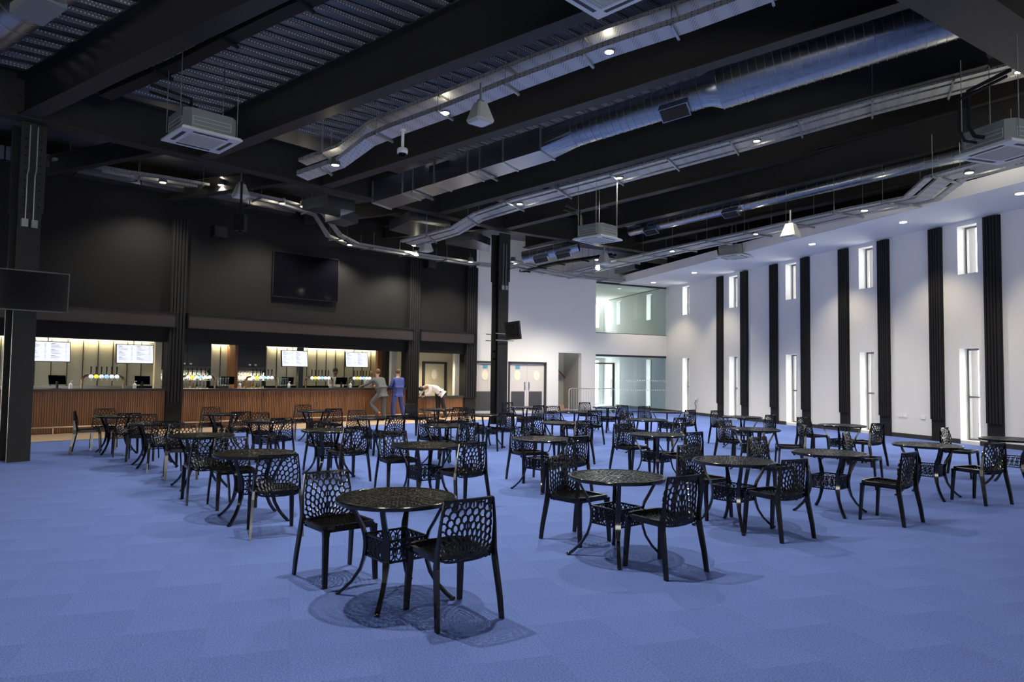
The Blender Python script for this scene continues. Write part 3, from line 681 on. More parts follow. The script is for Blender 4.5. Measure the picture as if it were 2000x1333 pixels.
# ---- ducts
duR = empty('rectangular_duct', onb(950, 350, -.1), 0, 'rectangular galvanised duct under the roof leading into the round duct', 'duct')
qa = onb(727, 396, -.12); qb = onb(1055, 294, -.12); qd = (qb-qa).normalized(); qn = Vector((qd.y, -qd.x, 0)).normalized()
if qn.dot(vyaw(38)) < 0: qn = -qn
W_ = .78; Hh = .55
U = Vector((0, 0, 1)); L = (qb-qa).length; nseg = 5
for i in range(nseg):
    a = qa+qd*(L*i/nseg+.01); b_ = qa+qd*(L*(i+1)/nseg-.01); t = MB()
    t.hexa([a, a+qn*W_, b_+qn*W_, b_, a+U*Hh, a+qn*W_+U*Hh, b_+qn*W_+U*Hh, b_+U*Hh]); t.build('duct_section', 'duct', duR, world=True)
for i in range(nseg+1):
    a = qa+qd*(L*i/nseg); t = MB(); e = .02
    t.hexa([a-qd*e-qn*e-U*e, a-qd*e+qn*(W_+e)-U*e, a+qd*e+qn*(W_+e)-U*e, a+qd*e-qn*e-U*e, a-qd*e-qn*e+U*(Hh+e), a-qd*e+qn*(W_+e)+U*(Hh+e), a+qd*e+qn*(W_+e)+U*(Hh+e), a+qd*e-qn*e+U*(Hh+e)])
    t.build('flange', 'galv', duR, world=True)
for i in range(1, nseg, 2):
    a = qa+qd*(L*(i+.35)/nseg)-U*.05; t = MB(); t.bar(a-qn*.06, a+qn*(W_+.1), .045, .045)
    for x in (-.03, W_+.06): t.tube([a+qn*x-U*.06, a+qn*x+U*1.0], .007, 5)
    t.build('hanger', 'galv', duR, world=True)
t = MB(); a = qa+qd*(L*.37); t.hexa([a-qn*.012+U*.3, a+qn*.0+U*.3, a+qd*.6+U*.3, a+qd*.6-qn*.012+U*.3, a-qn*.012+U*.47, a+U*.47, a+qd*.6+U*.47, a+qd*.6-qn*.012+U*.47]); t.build('grille', 'grille', duR, world=True)
# round duct
duO = empty('round_duct', qb, 0, 'large round spiral silver duct hanging under the roof', 'duct')
def circ(c, r, d, n=28):
    s = Vector((d.y, -d.x, 0)).normalized(); u = s.cross(d).normalized()
    return [c+(s*math.cos(2*math.pi*k/n)+u*math.sin(2*math.pi*k/n))*r for k in range(n)]
cc = qb+qn*W_*.5+U*Hh*.62; r1 = .33; r2 = .47
t = MB(); n = 28; c1 = circ(cc+qd*.72, r1, qd, n); s_ = Vector((qd.y, -qd.x, 0)).normalized()
sq = []
for k in range(n):
    ca, sa = math.cos(2*math.pi*k/n), math.sin(2*math.pi*k/n); m_ = max(abs(ca), abs(sa))
    sgn = 1 if s_.dot(qn) > 0 else -1
    sq.append(qb+qn*(W_/2)+U*(Hh/2)+s_*(ca/m_*W_/2)+U*((s_.cross(qd)).z*sa/m_*Hh/2))
t.add(sq+c1, [(k, (k+1) % n, n+(k+1) % n, n+k) for k in range(n)]); t.build('transition_piece', 'duct', duO, world=True)
def spiral(mbd, mbs, a, b_, r, pitch=.16):
    d = (b_-a).normalized(); L = (b_-a).length; m_ = int(L/pitch); 
    mbd.tube([a, b_], r, 36, cap=False)
    for i in range(m_+1):
        p = a+d*(i*pitch); mbs.tube([p-d*.005, p+d*.005], r+(.007 if r > .3 else .003), 36, cap=False)
ta = cc+qd*.72; tb = ta+qd*2.95; tc_ = tb+qd*.35; td_ = tb+qd*11
t = MB(); t2 = MB(); spiral(t, t2, ta, tb, r1); t.build('duct_tube', 'duct', duO, True, world=True); tag(t2.build('seams', 'galv', duO, True, world=True), kind='stuff')
t = MB(); t.tube([tb, tb+qd*.12, tc_-qd*.05, tc_], [r1, r1+.02, r2-.02, r2], 36, cap=False); t.build('reducer', 'duct', duO, True, world=True)
t = MB(); t2 = MB(); spiral(t, t2, tc_, tc_+qd*6.2, r2); t.build('duct_tube', 'duct', duO, True, world=True); tag(t2.build('seams', 'galv', duO, True, world=True), kind='stuff')
def grillebox(par, c, d, r, w_=.62, h=.34):
    s = Vector((d.y, -d.x, 0)).normalized()
    if s.dot(vyaw(38)) > 0: s = -s                  # towards the camera
    nrm = (s*.55-U*.83).normalized(); up = nrm.cross(d).normalized()
    o0 = c+nrm*(r-.08)
    t = MB(); hw = w_/2; hh = h/2; dep = .2
    P = [o0+d*x+up*y+nrm*z for z in (0, dep) for x, y in ((-hw, -hh), (hw, -hh), (hw, hh), (-hw, hh))]
    t.hexa(P); bx_ = t.build('grille_box', 'duct', par, world=True)
    t = MB(); P = [o0+d*x+up*y+nrm*z for z in (dep, dep+.01) for x, y in ((-hw*.92, -hh*.85), (hw*.92, -hh*.85), (hw*.92, hh*.85), (-hw*.92, hh*.85))]
    t.hexa(P); t.build('grille', 'grille', par, world=True)
    t = MB()
    for i in range(9):
        y = -hh*.75+i*hh*1.5/8; a = o0+up*y+nrm*(dep+.016)
        t.bar(a-d*hw*.88, a+d*hw*.88, .012, .012)
    tag(t.build('louvres', 'kick', par, world=True), kind='stuff')
grillebox(duO, tb-qd*.55, qd, r1); grillebox(duO, tc_+qd*4.9, qd, r2, .8, .4)
def thin_duct(pts, r, lab, gr):
    o = empty('narrow_duct', pts[0], 0, lab, 'duct'); t = MB(); t2 = MB()
    for i in range(len(pts)-1): spiral(t, t2, pts[i], pts[i+1], r, .3)
    t.build('duct_tube', 'duct', o, True, world=True); tag(t2.build('seams', 'galv', o, True, world=True), kind='stuff')
    d = (pts[-1]-pts[0]).normalized()
    for p in gr: grillebox(o, p, d, r, .55, .25)
    return o
tp1 = onz(1232, 452, 6.75); tp3 = onz(1885, 302, 6.95); tp2 = tp1+(tp3-tp1)*(1.0/((1600-1232)/(1885-1232)*.0+1.0))*.40
thin_duct([tp1, tp3], .17, 'narrow round silver duct below a roof beam on the right', [tp1+(tp3-tp1)*.10, tp2])
ta_ = onz(1022, 503, 5.95); tb_ = onz(1130, 480, 6.3)
thin_duct([ta_, tb_], .22, 'short corrugated silver duct behind the freestanding column', [ta_+(tb_-ta_)*.35, ta_+(tb_-ta_)*.75])
tl = onb(-60, 75, .1); th = onb(120, -60, .1)
thin_duct([tl, th], .36, 'round silver duct at the top left corner of the roof', [])
gb_ = onb(75, 22, -.3)
t = MB(); d = (th-tl).normalized(); s_ = Vector((d.y, -d.x, 0)).normalized(); t.hexa([gb_+d*x+s_*y+U*z for z in (0, .28) for x, y in ((-.3, -.2), (.3, -.2), (.3, .2), (-.3, .2))]); tag(t.build('duct_outlet', 'acgrey'), 'pale box outlet below the round duct at the top left corner', 'vent')
# flat ducts over the bar
bd = empty('flat_duct', BAR.p(-8, -.35, 6.75), 0, 'long flat silver duct along the top of the bar wall', 'duct')
for i in range(9):
    x = -10+1.5*i
    if x > 0.2: break
    t = MB(); t.box(x, x+1.47, -.55, -.05, 6.62, 6.95, fr=BAR); t.build('duct_section', 'duct', bd, world=True)
def slabduct(c4, z, h, lab):
    ps = [onz(u, v, z) for u, v in c4]; t = MB(); prism(t, [(p.x, p.y) for p in ps], z, z+h); tag(t.build('duct_box', 'duct'), lab, 'duct')
slabduct([(590, 410), (640, 402), (693, 413), (662, 424)], 6.2, .3, 'silver duct box lit from below over the wall screen')
slabduct([(635, 434), (665, 428), (700, 436), (672, 444)], 6.05, .25, 'small silver duct box beneath the larger one over the wall screen')
slabduct([(760, 450), (800, 432), (880, 446), (828, 466)], 6.1, .3, 'silver duct box above the long bar left of the tray bend')
slabduct([(870, 478), (925, 468), (958, 480), (955, 492)], 6.0, .25, 'silver duct box left of the freestanding column')
slabduct([(1200, 535), (1240, 525), (1300, 533), (1262, 545)], 6.3, .35, 'silver duct box near the white lowered ceiling at the far end')
# ---- cassette units
def cassette(c, rz, lab):
    o = empty('ceiling_cassette', c, rz, lab, 'air conditioner', 'ceiling cassette air conditioners')
    t = MB(); s = .475
    for z0, z1, a in ((0, .03, s), (.03, .05, s-.02)): t.box(-a, a, -a, a, z0, z1)
    pn = t.build('panel', 'acwhite', o)
    t = MB(); t.box(-.27, .27, -.27, .27, -.008, .002)
    for i in range(13): t.box(-.25, .25, -.25+i*.04, -.25+i*.04+.022, -.014, -.008)
    t.build('intake_grille', 'speaker', pn)
    for k in range(4):
        t = MB(); m_ = Matrix.Rotation(k*math.pi/2, 4, 'Z')
        P = [(-.27, -.40, -.004), (.27, -.40, -.004), (.27, -.34, -.004), (-.27, -.34, -.004), (-.27, -.40, .002), (.27, -.40, .002), (.27, -.34, .002), (-.27, -.34, .002)]
        t.hexa([m_ @ Vector(p) for p in P]); t.build('air_slot', 'grille', pn)
    t = MB(); a = .42; c_ = .10; h = .37
    ring = [(-a+c_, -a), (a-c_, -a), (a, -a+c_), (a, a-c_), (a-c_, a), (-a+c_, a), (-a, a-c_), (-a, -a+c_)]
    t.add([(x, y, .05) for x, y in ring]+[(x, y, h) for x, y in ring], [tuple(range(8))[::-1], tuple(range(8, 16))]+[(i, (i+1) % 8, 8+(i+1) % 8, 8+i) for i in range(8)]); cs = t.build('casing', 'acgrey', o)
    for k in range(4):
        m_ = Matrix.Rotation(k*math.pi/2, 4, 'Z'); t = MB()
        for (x0, x1, z0, z1) in ((-.3, .3, .24, .245), (-.3, .3, .18, .185), (-.3, .3, .11, .115), (-.3, -.295, .11, .24), (.295, .3, .11, .24)):
            t.hexa([m_ @ Vector(p) for p in ((x0, -a-.006, z0), (x1, -a-.006, z0), (x1, -a, z0), (x0, -a, z0), (x0, -a-.006, z1), (x1, -a-.006, z1), (x1, -a, z1), (x0, -a, z1))])
        t.build('pressed_lines', 'acwhite', cs)
    for x, y in ((-.45, -.3), (.45, -.3), (.45, .3), (-.45, .3)):
        t = MB(); t.tube([(x, y, .1), (x, y, 1.6)], .007, 5); t.build('hanging_rod', 'galv', o)
    t = MB(); t.tube([(0, .42, .2), (0, .6, .2), (.05, .65, .35), (.05, .65, .9), (-.6, .65, .95)], .03, 8); t.tube([(.12, .42, .16), (.12, .65, .16), (.17, .7, .35), (.17, .7, .8), (-.6, .72, .85)], .022, 8); t.build('pipes', 'black', o, True)
    return o
c1_ = atd(394, 276, 11.4)
ac0 = cassette(c1_, BAR.rz, 'pale ceiling cassette unit hanging at the upper left, complete in view')
for (u, v, dd, rz_, lab) in ((1180, -12, 9.2, BAR.rz, 'pale ceiling cassette unit cut off by the top edge of the view'), (1167, 470, 18.6, BAR.rz, 'pale ceiling cassette unit hanging right of the freestanding column'),
                        (1962, 300, 10.6, RW.rz, 'pale ceiling cassette unit at the right edge above the white lowered ceiling'), (1434, 503, 24.0, BAR.rz, 'small pale ceiling cassette unit farthest away beside the white lowered ceiling')):
    o = copy_tree(ac0); put(o, atd(u, v, dd), rz_); tag(o, lab)
# ---- speakers, camera, projector
def speaker(P, rz, s, lab, rod=.35):
    o = empty('pendant_speaker', P, rz, lab, 'loudspeaker', 'white pyramid loudspeakers'); t = MB(); a = s/2; b_ = s*.26; h = s*.82
    def rr(a_, z, c): return [(-a_+c, -a_, z), (a_-c, -a_, z), (a_, -a_+c, z), (a_, a_-c, z), (a_-c, a_, z), (-a_+c, a_, z), (-a_, a_-c, z), (-a_, -a_+c, z)]
    rings = [rr(a*.9, -.03, a*.2), rr(a, .01, a*.2), rr(b_, h, b_*.3)]; vs = sum(rings, [])
    t.add(vs, [tuple(range(8))[::-1], tuple(range(16, 24))]+[(8*j+i, 8*j+(i+1) % 8, 8*j+8+(i+1) % 8, 8*j+8+i) for j in (0, 1) for i in range(8)]); t.build('cabinet', 'speaker', o)
    t = MB(); t.box(-a*.7, a*.7, -a*.7, a*.7, -.034, -.03); t.build('speaker_mesh', 'acwhite', o)
    t = MB(); t.box(-.05, .05, -.03, .03, h, h+.06); t.tube([(0, 0, h), (0, 0, h+rod)], .02, 8); t.build('bracket', 'galv', o)
for (u, v, dd, s, lab) in ((938, 237, 11.5, .36, 'large white pyramid speaker hanging below the wide cable tray'), (470, 384, 17.0, .36, 'white pyramid speaker above the bar left of the wall screen'),
                           (832, 490, 21.5, .36, 'white pyramid speaker above the long bar right of the wall screen'), (1544, 463, 17.5, .40, 'white pyramid speaker beside the white lowered ceiling'),
                           (1180, 515, 24.0, .40, 'grey pyramid speaker in front of the end wall')):
    speaker(atd(u, v, dd), .7, s, lab)
pc = atd(786, 297, 11.6); o = empty('dome_camera', pc, 0, 'white dome security camera hanging below the wide cable tray', 'camera')
t = MB(); t.lathe([(.03, .06), (.075, .06), (.088, .04), (.088, -.02), (.08, -.03)], 20); t.tube([(0, 0, .06), (0, 0, .36)], .024, 10); t.lathe([(.05, .36), (.05, .38)], 12); t.build('mount', 'cwhite', o, True)
t = MB(); t.ell((0, 0, -.035), .07, .07, .06, 14, 10); t.build('dome', 'screenoff', o, True)
o = empty('projector', atd(470, 430, 16.2), 0, 'black projector on a drop bracket above the bar', 'projector')
t = MB(); t.tube([(0, 0, .1), (0, 0, .9)], .03, 8); t.build('drop_pole', 'black', o); t = MB(); t.box(-.12, .12, -.1, .1, -.25, .12); t.lathe([(.05, -.3), (.05, -.25)], 12); t.build('body', 'black', o)
for u, v, lab in ((425, 455, 'small black speaker on the bar wall left of the wall screen'), (836, 517, 'small black speaker on the bar wall right of the second pilaster')):
    s_, z_ = BAR.hit(u, v); o = empty('wall_speaker', BAR.p(s_, -.02, z_), BAR.rz, lab, 'loudspeaker'); t = MB(); t.box(-.2, .2, -.25, 0, -.17, .17); t.build('cabinet', 'black', o); t = MB(); t.box(-.18, .18, -.26, -.25, -.15, .15); t.build('speaker_mesh', 'grille', o)
# ---- screens
def tv(name, P, rz, w_, h, lab, m='screenoff', tilt=0, dep=.05, text=False, bracket=None, seed=0):
    o = bpy.data.objects.new(name, None); C.objects.link(o)
    o.matrix_basis = Matrix.Translation(Vector(P)) @ Matrix.Rotation(rz, 4, 'Z') @ Matrix.Rotation(tilt, 4, 'X'); tag(o, lab, 'screen')
    t = MB(); t.box(-w_/2, w_/2, 0, dep, -h/2, h/2); t.build('case', 'tvcase', o)
    b_ = .018; t = MB(); t.box(-w_/2+b_, w_/2-b_, -.004, 0, -h/2+b_, h/2-b_); sc_ = t.build('screen', m, o)
    if text:
        rd = random.Random(seed); t = MB()
        for col in (-1, 1):
            x0 = -w_*.44 if col < 0 else w_*.04; n = 13
            for i in range(n):
                z = h*.38-i*h*.058
                if i in (4, 9): continue
                L = w_*(.12+.14*rd.random()) if i not in (0, 5, 10) else w_*.1
                t.box(x0, x0+L, -.0055, -.004, z, z+h*(.016 if i not in (0, 5, 10) else .026)); t.box(x0+w_*.33, x0+w_*.37, -.0055, -.004, z, z+h*.014)
        tag(t.build('menu_lines', 'menutext', sc_), kind='stuff')
    if bracket:
        t = MB(); t.tube([(0, dep, 0), (0, dep+.05, 0), (0, dep+.05, h/2+bracket)], .015, 6); t.build('bracket', 'galv', o)
    return o
tv('wall_screen', BAR.p(1.15, -.12, 4.72), BAR.rz, 2.32, 1.44, 'large black switched-off screen high on the bar wall')
pl = atd(-10, 568, 10.9)
tv('column_screen', pl, R(38), 2.3, .68*1.0, 'black screen on the left column cut off by the left edge') if False else None
e_l = atd(135, 574, 10.6); dirl = Vector((math.cos(R(42)), math.sin(R(42)), 0)); wv = 1.3
o = tv('column_screen', e_l-dirl*wv/2, R(42), wv, .60, 'black switched-off screen on the left column, cut off by the left edge', tilt=R(4))
t = MB(); t.box(-.15, .35, .05, .3, -.06, .06); t.build('bracket', 'black', o)
pp = atd(1003, 646, 21.6)
o = tv('column_screen', pp, R(118), .95, .56, 'black screen seen from its side on the freestanding column', tilt=R(-8))
t = MB(); t.box(-.3, .3, .05, .1, -.2, .2); t.build('rear_bulge', 'black', o)
for z in (2.98, 2.76):
    t = MB(); t.box(-.36, .36, -.3, -.27, z, z+.03); t.box(-.36, .36, .27, .3, z, z+.03); t.build('clamp', 'galv', colP)
menus = [(96, 687, 'first menu screen from the left above the bar'), (264, 692, 'second menu screen from the left, in the short bar bay'), (576, 701, 'menu screen half hidden behind the dark post'), (697, 703, 'rightmost menu screen above the bar customers')]
for i, (u, v, lab) in enumerate(menus):
    s, z = BAR.hit(u, v, .55); tv('menu_screen', BAR.p(s, .55, z), BAR.rz+R(3 if i < 2 else 6), .98, .54, 'lit white ' + lab, 'menu', tilt=R(-6), text=True, seed=i, bracket=.12)
# pipe rail carrying the menu screens
t = MB(); t.tube([BAR.p(-9, .62, 2.56), BAR.p(-3.05, .62, 2.56)], .02, 6); t.tube([BAR.p(-2.5, .62, 2.56), BAR.p(5.2, .62, 2.56)], .02, 6); tag(t.build('screen_rail', 'galv'), 'galvanised rail over the bar that carries the menu screens', 'rail')
# ================================================================== BAR
def bar_counter(x0, x1, h, lab, glow=True):
    o = empty('bar_counter', BAR.p(x0, 0, 0), BAR.rz, lab, 'bar counter'); L = x1-x0
    t = MB(); t.box(-.0, L, -.06, .55, h-.06, h); t.build('worktop', 'counter', o)
    t = MB(); t.box(0, L, .02, .5, 0, h-.06); t.build('body', 'slat', o)
    t = MB(); n = int(L/.055); first = []
    for i in range(n):
        x = i*L/n; t.box(x+.008, x+L/n-.008, -.005, .02, .02, h-.065)
    tag(t.build('slats', 'slat', o), kind='stuff')
    t = MB(); t.tube([(0, -.14, .17), (L, -.14, .17)], .022, 8)
    x = .5
    while x < L: t.tube([(x, -.14, .17), (x, -.14, 0)], .012, 6); x += 1.6
    t.build('foot_rail', 'rail', o, True)
    t = MB(); t.box(0, L, .4, 1.0, h-.5, h-.3); t.build('back_shelf', 'steel', o)
    return o
bar_counter(-9.4, -3.02, 1.13, 'slatted walnut bar counter in the left bay')
bar_counter(-2.58, 5.26, 1.12, 'long slatted walnut bar counter in the middle bay')
bar_counter(5.76, 8.05, .80, 'short low slatted walnut counter in the right bay')
# back counters and back panels
def back_panels(x0, x1, lab, z0=1.15, z1=2.5, led=True):
    o = empty('glass_panelling', BAR.p(x0, 2.5, 0), BAR.rz, lab, 'panelling'); n = max(1, round((x1-x0)/.40)); pw = (x1-x0)/n
    for i in range(n):
        t = MB(); t.box(i*pw+.012, (i+1)*pw-.012, -.03, 0, z0, z1); t.build('panel', 'olive', o)
    for i in range(n+1):
        t = MB(); t.box(i*pw-.012, i*pw+.012, -.05, 0, z0, z1); t.build('mullion', 'mullion', o)
    if led:
        t = MB(); t.box(0, x1-x0, -.14, -.05, z1-.005, z1+.02); t.build('led_strip', 'led', o)
        area('bar_glow', BAR.p((x0+x1)/2, 2.35, z1-.03), (x1-x0)*.95, .06, BARW*(x1-x0), (1, .78, .45), (R(25), 0, BAR.rz))
    return o
def sx(u, y): return BAR.hit(u, 700, y)[0]
back_panels(-9.2, sx(303, 2.45), 'lit olive glass wall panels behind the left bar bay')
back_panels(sx(412, 2.45), sx(449, 2.45), 'narrow lit olive glass panels between the dark cabinets')
back_panels(sx(520, 2.45), sx(741, 2.45), 'olive glass wall panels behind the menu screens of the long bar')
t = MB(); t.box(-9.3, -3.1, 1.75, 2.45, .95, 1.0); t.box(-9.3, -3.1, 1.78, 2.45, 0, .95); t.box(-9.3, -3.1, 2.40, 2.46, 1.0, 1.16); 
tag(t.build('back_counter', 'steel'), 'stainless steel back counter behind the left bar bay', 'counter').matrix_basis = Matrix.Translation(BAR.o) @ Matrix.Rotation(BAR.rz, 4, 'Z')
t = MB(); t.box(-2.5, 5.2, 1.85, 2.45, .92, .97); t.box(-2.5, 5.2, 1.88, 2.45, 0, .92)
tag(t.build('back_counter', 'steel'), 'steel back counter behind the long bar', 'counter').matrix_basis = Matrix.Translation(BAR.o) @ Matrix.Rotation(BAR.rz, 4, 'Z')
t = MB(); t.box(5.95, 7.2, 1.75, 2.45, 0, 1.1)
tag(t.build('back_counter', 'cabinet'), 'dark cabinet counter behind the short bay', 'counter').matrix_basis = Matrix.Translation(BAR.o) @ Matrix.Rotation(BAR.rz, 4, 'Z')
def cabinet(x0, x1, lab):
    o = empty('wall_cabinet', BAR.p(x0, 1.9, 0), BAR.rz, lab, 'cabinet'); w_ = x1-x0
    t = MB(); t.box(0, w_, 0, .55, 1.78, 2.6); t.build('body', 'cabinet', o)
    for i in (0, 1):
        t = MB(); t.box(i*w_/2+.005, (i+1)*w_/2-.005, -.02, 0, 1.80, 2.58); t.build('door', 'cabinet', o)
    t = MB(); t.box(0, w_, -.03, 0, 1.66, 1.78); t.build('pelmet', 'kick', o)
    for i in (0, 1):
        t = MB(); t.ell((w_*.5-.1+.2*i, -.04, 1.86), .045, .02, .025); t.build('lamp_face', 'cwhite', o)
    return o
cabinet(-2.5, sx(412, 1.9), 'left black wall cabinet over the bottle shelves'); cabinet(sx(465, 1.9), sx(520, 1.9), 'right black wall cabinet over the bottle shelves')
t = MB(); t.box(sx(465, 1.85)-.1, sx(465, 1.85), 1.85, 2.5, .97, 2.6); tag(t.build('brown_post', 'slat'), 'brown timber post beside the narrow lit glass panels', 'post').matrix_basis = Matrix.Translation(BAR.o) @ Matrix.Rotation(BAR.rz, 4, 'Z')
def post(u0, u1, y, z1, m, lab):
    a, _ = BAR.hit(u0, 700, y); b_, _ = BAR.hit(u1, 700, y); t = MB(); t.box(a, b_, y, y+.15, 0, z1, fr=BAR); tag(t.build('post', m), lab, 'post')
post(584, 593, .62, 2.6, 'frame', 'thin dark post standing behind the long bar counter')
post(738, 752, 1.9, 2.6, 'slat', 'brown panelled post behind the grey suited man')
post(752, 764, 1.7, 2.6, 'cabinet', 'black post behind the two suited customers')
post(765, 781, 1.3, 2.6, 'acwhite', 'pale grey post behind the blue suited man')
post(303, 316, 1.9, 2.6, 'cream', 'pale cream post at the right end of the left bar bay')
# taps
def taps(u, n_, seed, lab, w_=1.0):
    s, _ = BAR.hit(u, 740, .35); o = empty('beer_tap', BAR.p(s, .32, 1.12), BAR.rz, lab, 'beer taps', 'arched beer tap fountains'); h = .36; x = w_/2
    t = MB(); arc = [(-x, 0, 0), (-x, 0, h*.6)]+[(-x+.12*(1-math.cos(a)), 0, h*.6+h*.4*math.sin(a)) for a in (.4, .8, 1.2, 1.57)]
    arc += [(x-.12*(1-math.cos(a)), 0, h*.6+h*.4*math.sin(a)) for a in (1.57, 1.2, .8, .4)]+[(x, 0, h*.6), (x, 0, 0)]
    t.tube(arc, .03, 10); t.build('arch', 'brass', o, True)
    for i in range(n_):
        px = -x*.62+i*(x*1.24)/(n_-1)
        t = MB(); vs = []; n = 14
        for y in (-.09, -.05):
            for k in range(n): vs.append((px+.055*math.cos(2*math.pi*k/n), y, h*.93+.055*math.sin(2*math.pi*k/n)))
        t.add(vs, [tuple(range(n)), tuple(range(n, 2*n))[::-1]]+[(k, (k+1) % n, n+(k+1) % n, n+k) for k in range(n)]); t.build('tap_badge', ['lens', 'yellow', 'lens', 'lensb', 'lens', 'lens'][i % 6], o)
        t = MB(); t.tube([(px, -.03, h), (px, -.06, h+.12), (px, -.05, h+.24)], [.012, .014, .018], 6); t.build('tap_handle', 'black', o)
        t = MB(); t.tube([(px, 0, h), (px, -.1, h-.06), (px, -.1, h-.14)], .012, 6); t.build('spout', 'steel', o)
for u, lab in ((201, 'beer tap arch with lit badges in the left bar bay'), (386, 'beer tap arch nearest the first pilaster on the long bar'), (510, 'beer tap arch left of the thin dark post'),
               (623, 'beer tap arch right of the thin dark post'), (704, 'beer tap arch beside the blonde bartender')): taps(u, 6, 0, lab)
# tills, sanitiser, glasses, bottles
def till(u, lab):
    s, _ = BAR.hit(u, 745, .5); o = empty('till', BAR.p(s, .45, 1.12), BAR.rz+R(160), lab, 'till', 'tills on the bar'); t = MB(); t.box(-.1, .1, -.1, .1, 0, .02); t.tube([(0, 0, 0), (0, .02, .2)], .03, 8); t.build('stand', 'tvcase', o)
    t = MB(); t.hexa([(-.19, -.08, .14), (.19, -.08, .14), (.19, -.05, .12), (-.19, -.05, .12), (-.19, .06, .36), (.19, .06, .36), (.19, .09, .34), (-.19, .09, .34)]); t.build('monitor', 'screenoff', o)
for u, lab in ((111, 'black till on the left bar near the column'), (277, 'black till at the right end of the left bar'), (443, 'black till on the long bar near its left end'), (560, 'black till on the long bar left of the thin post'), (665, 'black till in front of the dark haired bartender')): till(u, lab)
def bottle(P, m, h=.26, r=.035, lab='', grp=None, cap='black'):
    o = empty('bottle', P, 0, lab, 'bottle', grp); t = MB(); t.lathe([(r*.9, 0), (r, .01), (r, h*.6), (r*.35, h*.78), (r*.35, h)], 10); t.build('body', m, o, True)
    t = MB(); t.lathe([(r*.42, h*.93), (r*.42, h*1.02)], 8); t.build('cap', cap, o); t = MB(); t.lathe([(r+.001, h*.15), (r+.001, h*.45)], 10); t.build('label', 'labelp', o); return o
for u, lab in ((137, 'white pump bottle beside the left till'), (262, 'white pump bottle left of the second till'), (467, 'white pump bottle on the long bar beside the till'), (563, 'white pump bottle near the dark post'), (683, 'white pump bottle near the blonde bartender')):
    s, _ = BAR.hit(u, 750, .3); o = empty('pump_bottle', BAR.p(s, .25, 1.13), BAR.rz, lab, 'bottle'); t = MB(); t.lathe([(.04, 0), (.045, .01), (.045, .12), (.015, .15)], 12); t.build('body', 'cwhite', o, True)
    t = MB(); t.tube([(0, 0, .15), (0, 0, .2), (.05, 0, .2)], .008, 6); t.build('pump', 'cwhite', o)
rd = random.Random(3); cnt = 0
ORD = ['one', 'two', 'three', 'four', 'five', 'six', 'seven', 'eight', 'nine', 'ten', 'eleven', 'twelve', 'thirteen', 'fourteen', 'fifteen']
def shelfset(x0, x1, lab0):
    o = empty('bottle_shelf', BAR.p(x0, 2.2, 0), BAR.rz, 'lit bottle shelf ' + lab0, 'shelf'); w_ = x1-x0; t = MB()
    for z in (.98, 1.32): t.box(0, w_, -.12, .2, z, z+.02)
    t.build('shelf_board', 'steel', o); t = MB(); t.box(0, w_, .2, .24, .97, 1.66); t.build('back', 'acwhite', o)
    n = int(w_/.105)
    for z, nm in ((1.0, 'lower'), (1.34, 'upper')):
        for i in range(n):
            m_ = rd.choice(['amber', 'clear', 'green', 'clear', 'amber', 'cwhite']); kindn = {'amber': 'amber', 'clear': 'clear', 'green': 'green', 'cwhite': 'white'}[m_]
            bottle(BAR.p(x0+.06+i*w_/n, 2.2+rd.uniform(-.04, .02), z), m_, .27+rd.uniform(-.04, .04), .036, '%s bottle, number %s from left, %s shelf %s' % (kindn, ORD[i], nm, lab0), '%s spirit bottles on the %s shelf %s' % (kindn, nm, lab0))
    t = MB(); t.box(x0+.05, x1-.05, 2.1, 2.14, 1.63, 1.65, fr=BAR); 
    area('shelf_glow', BAR.p((x0+x1)/2, 2.05, 1.62), w_*.9, .05, 9, (1, .88, .7), (0, 0, BAR.rz))
shelfset(-2.5, sx(412, 2.1), 'under left cabinet'); shelfset(sx(465, 2.1), sx(520, 2.1), 'under right cabinet')
gm = None
for u0, n_, nm in ((430, 6, 'left of the second tap arch'), (548, 7, 'left of the thin dark post'), (680, 5, 'beside the blonde bartender')):
    s, _ = BAR.hit(u0, 750, .3)
    for i in range(n_):
        o = empty('glass_stack', BAR.p(s+.075*(i % 4), .3+.1*(i//4), 1.12), 0, 'clear cup stack, number %s from left, ' % ORD[i] + nm, 'cup', 'stacks of clear cups on the bar ' + nm)
        t = MB(); t.lathe([(.028, 0), (.04, .12), (.038, .13), (.043, .25), (.041, .26), (.045, .34)], 10)
        t.build('cups', 'clear', o, True)
o = empty('coffee_machine', BAR.p(6.15, 2.0, 1.1), BAR.rz, 'white and steel coffee machine on the back counter of the short bay', 'coffee machine')
t = MB(); t.box(-.15, .2, -.2, .2, 0, .08); t.box(-.15, .2, 0, .2, .08, .34); t.box(-.15, .2, -.2, .2, .34, .44); t.build('body', 'cwhite', o); t = MB(); t.tube([(0, -.12, .34), (0, -.12, .24)], .03, 8); t.box(-.1, .15, -.18, -.02, .08, .09); t.build('brew_head', 'steel', o)
# bar ambient light: spots added inside the bays, strongest on the cream wall
for x, wt in ((-7.5, 8), (-5.2, 8), (-3.9, 8), (-1.8, 7), (.6, 7), (2.6, 8), (4.4, 9), (7.0, 150)):
    spot('spot', BAR.p(x, 1.0, 2.55), wt, 150, (1, .86, .62), size=.05)
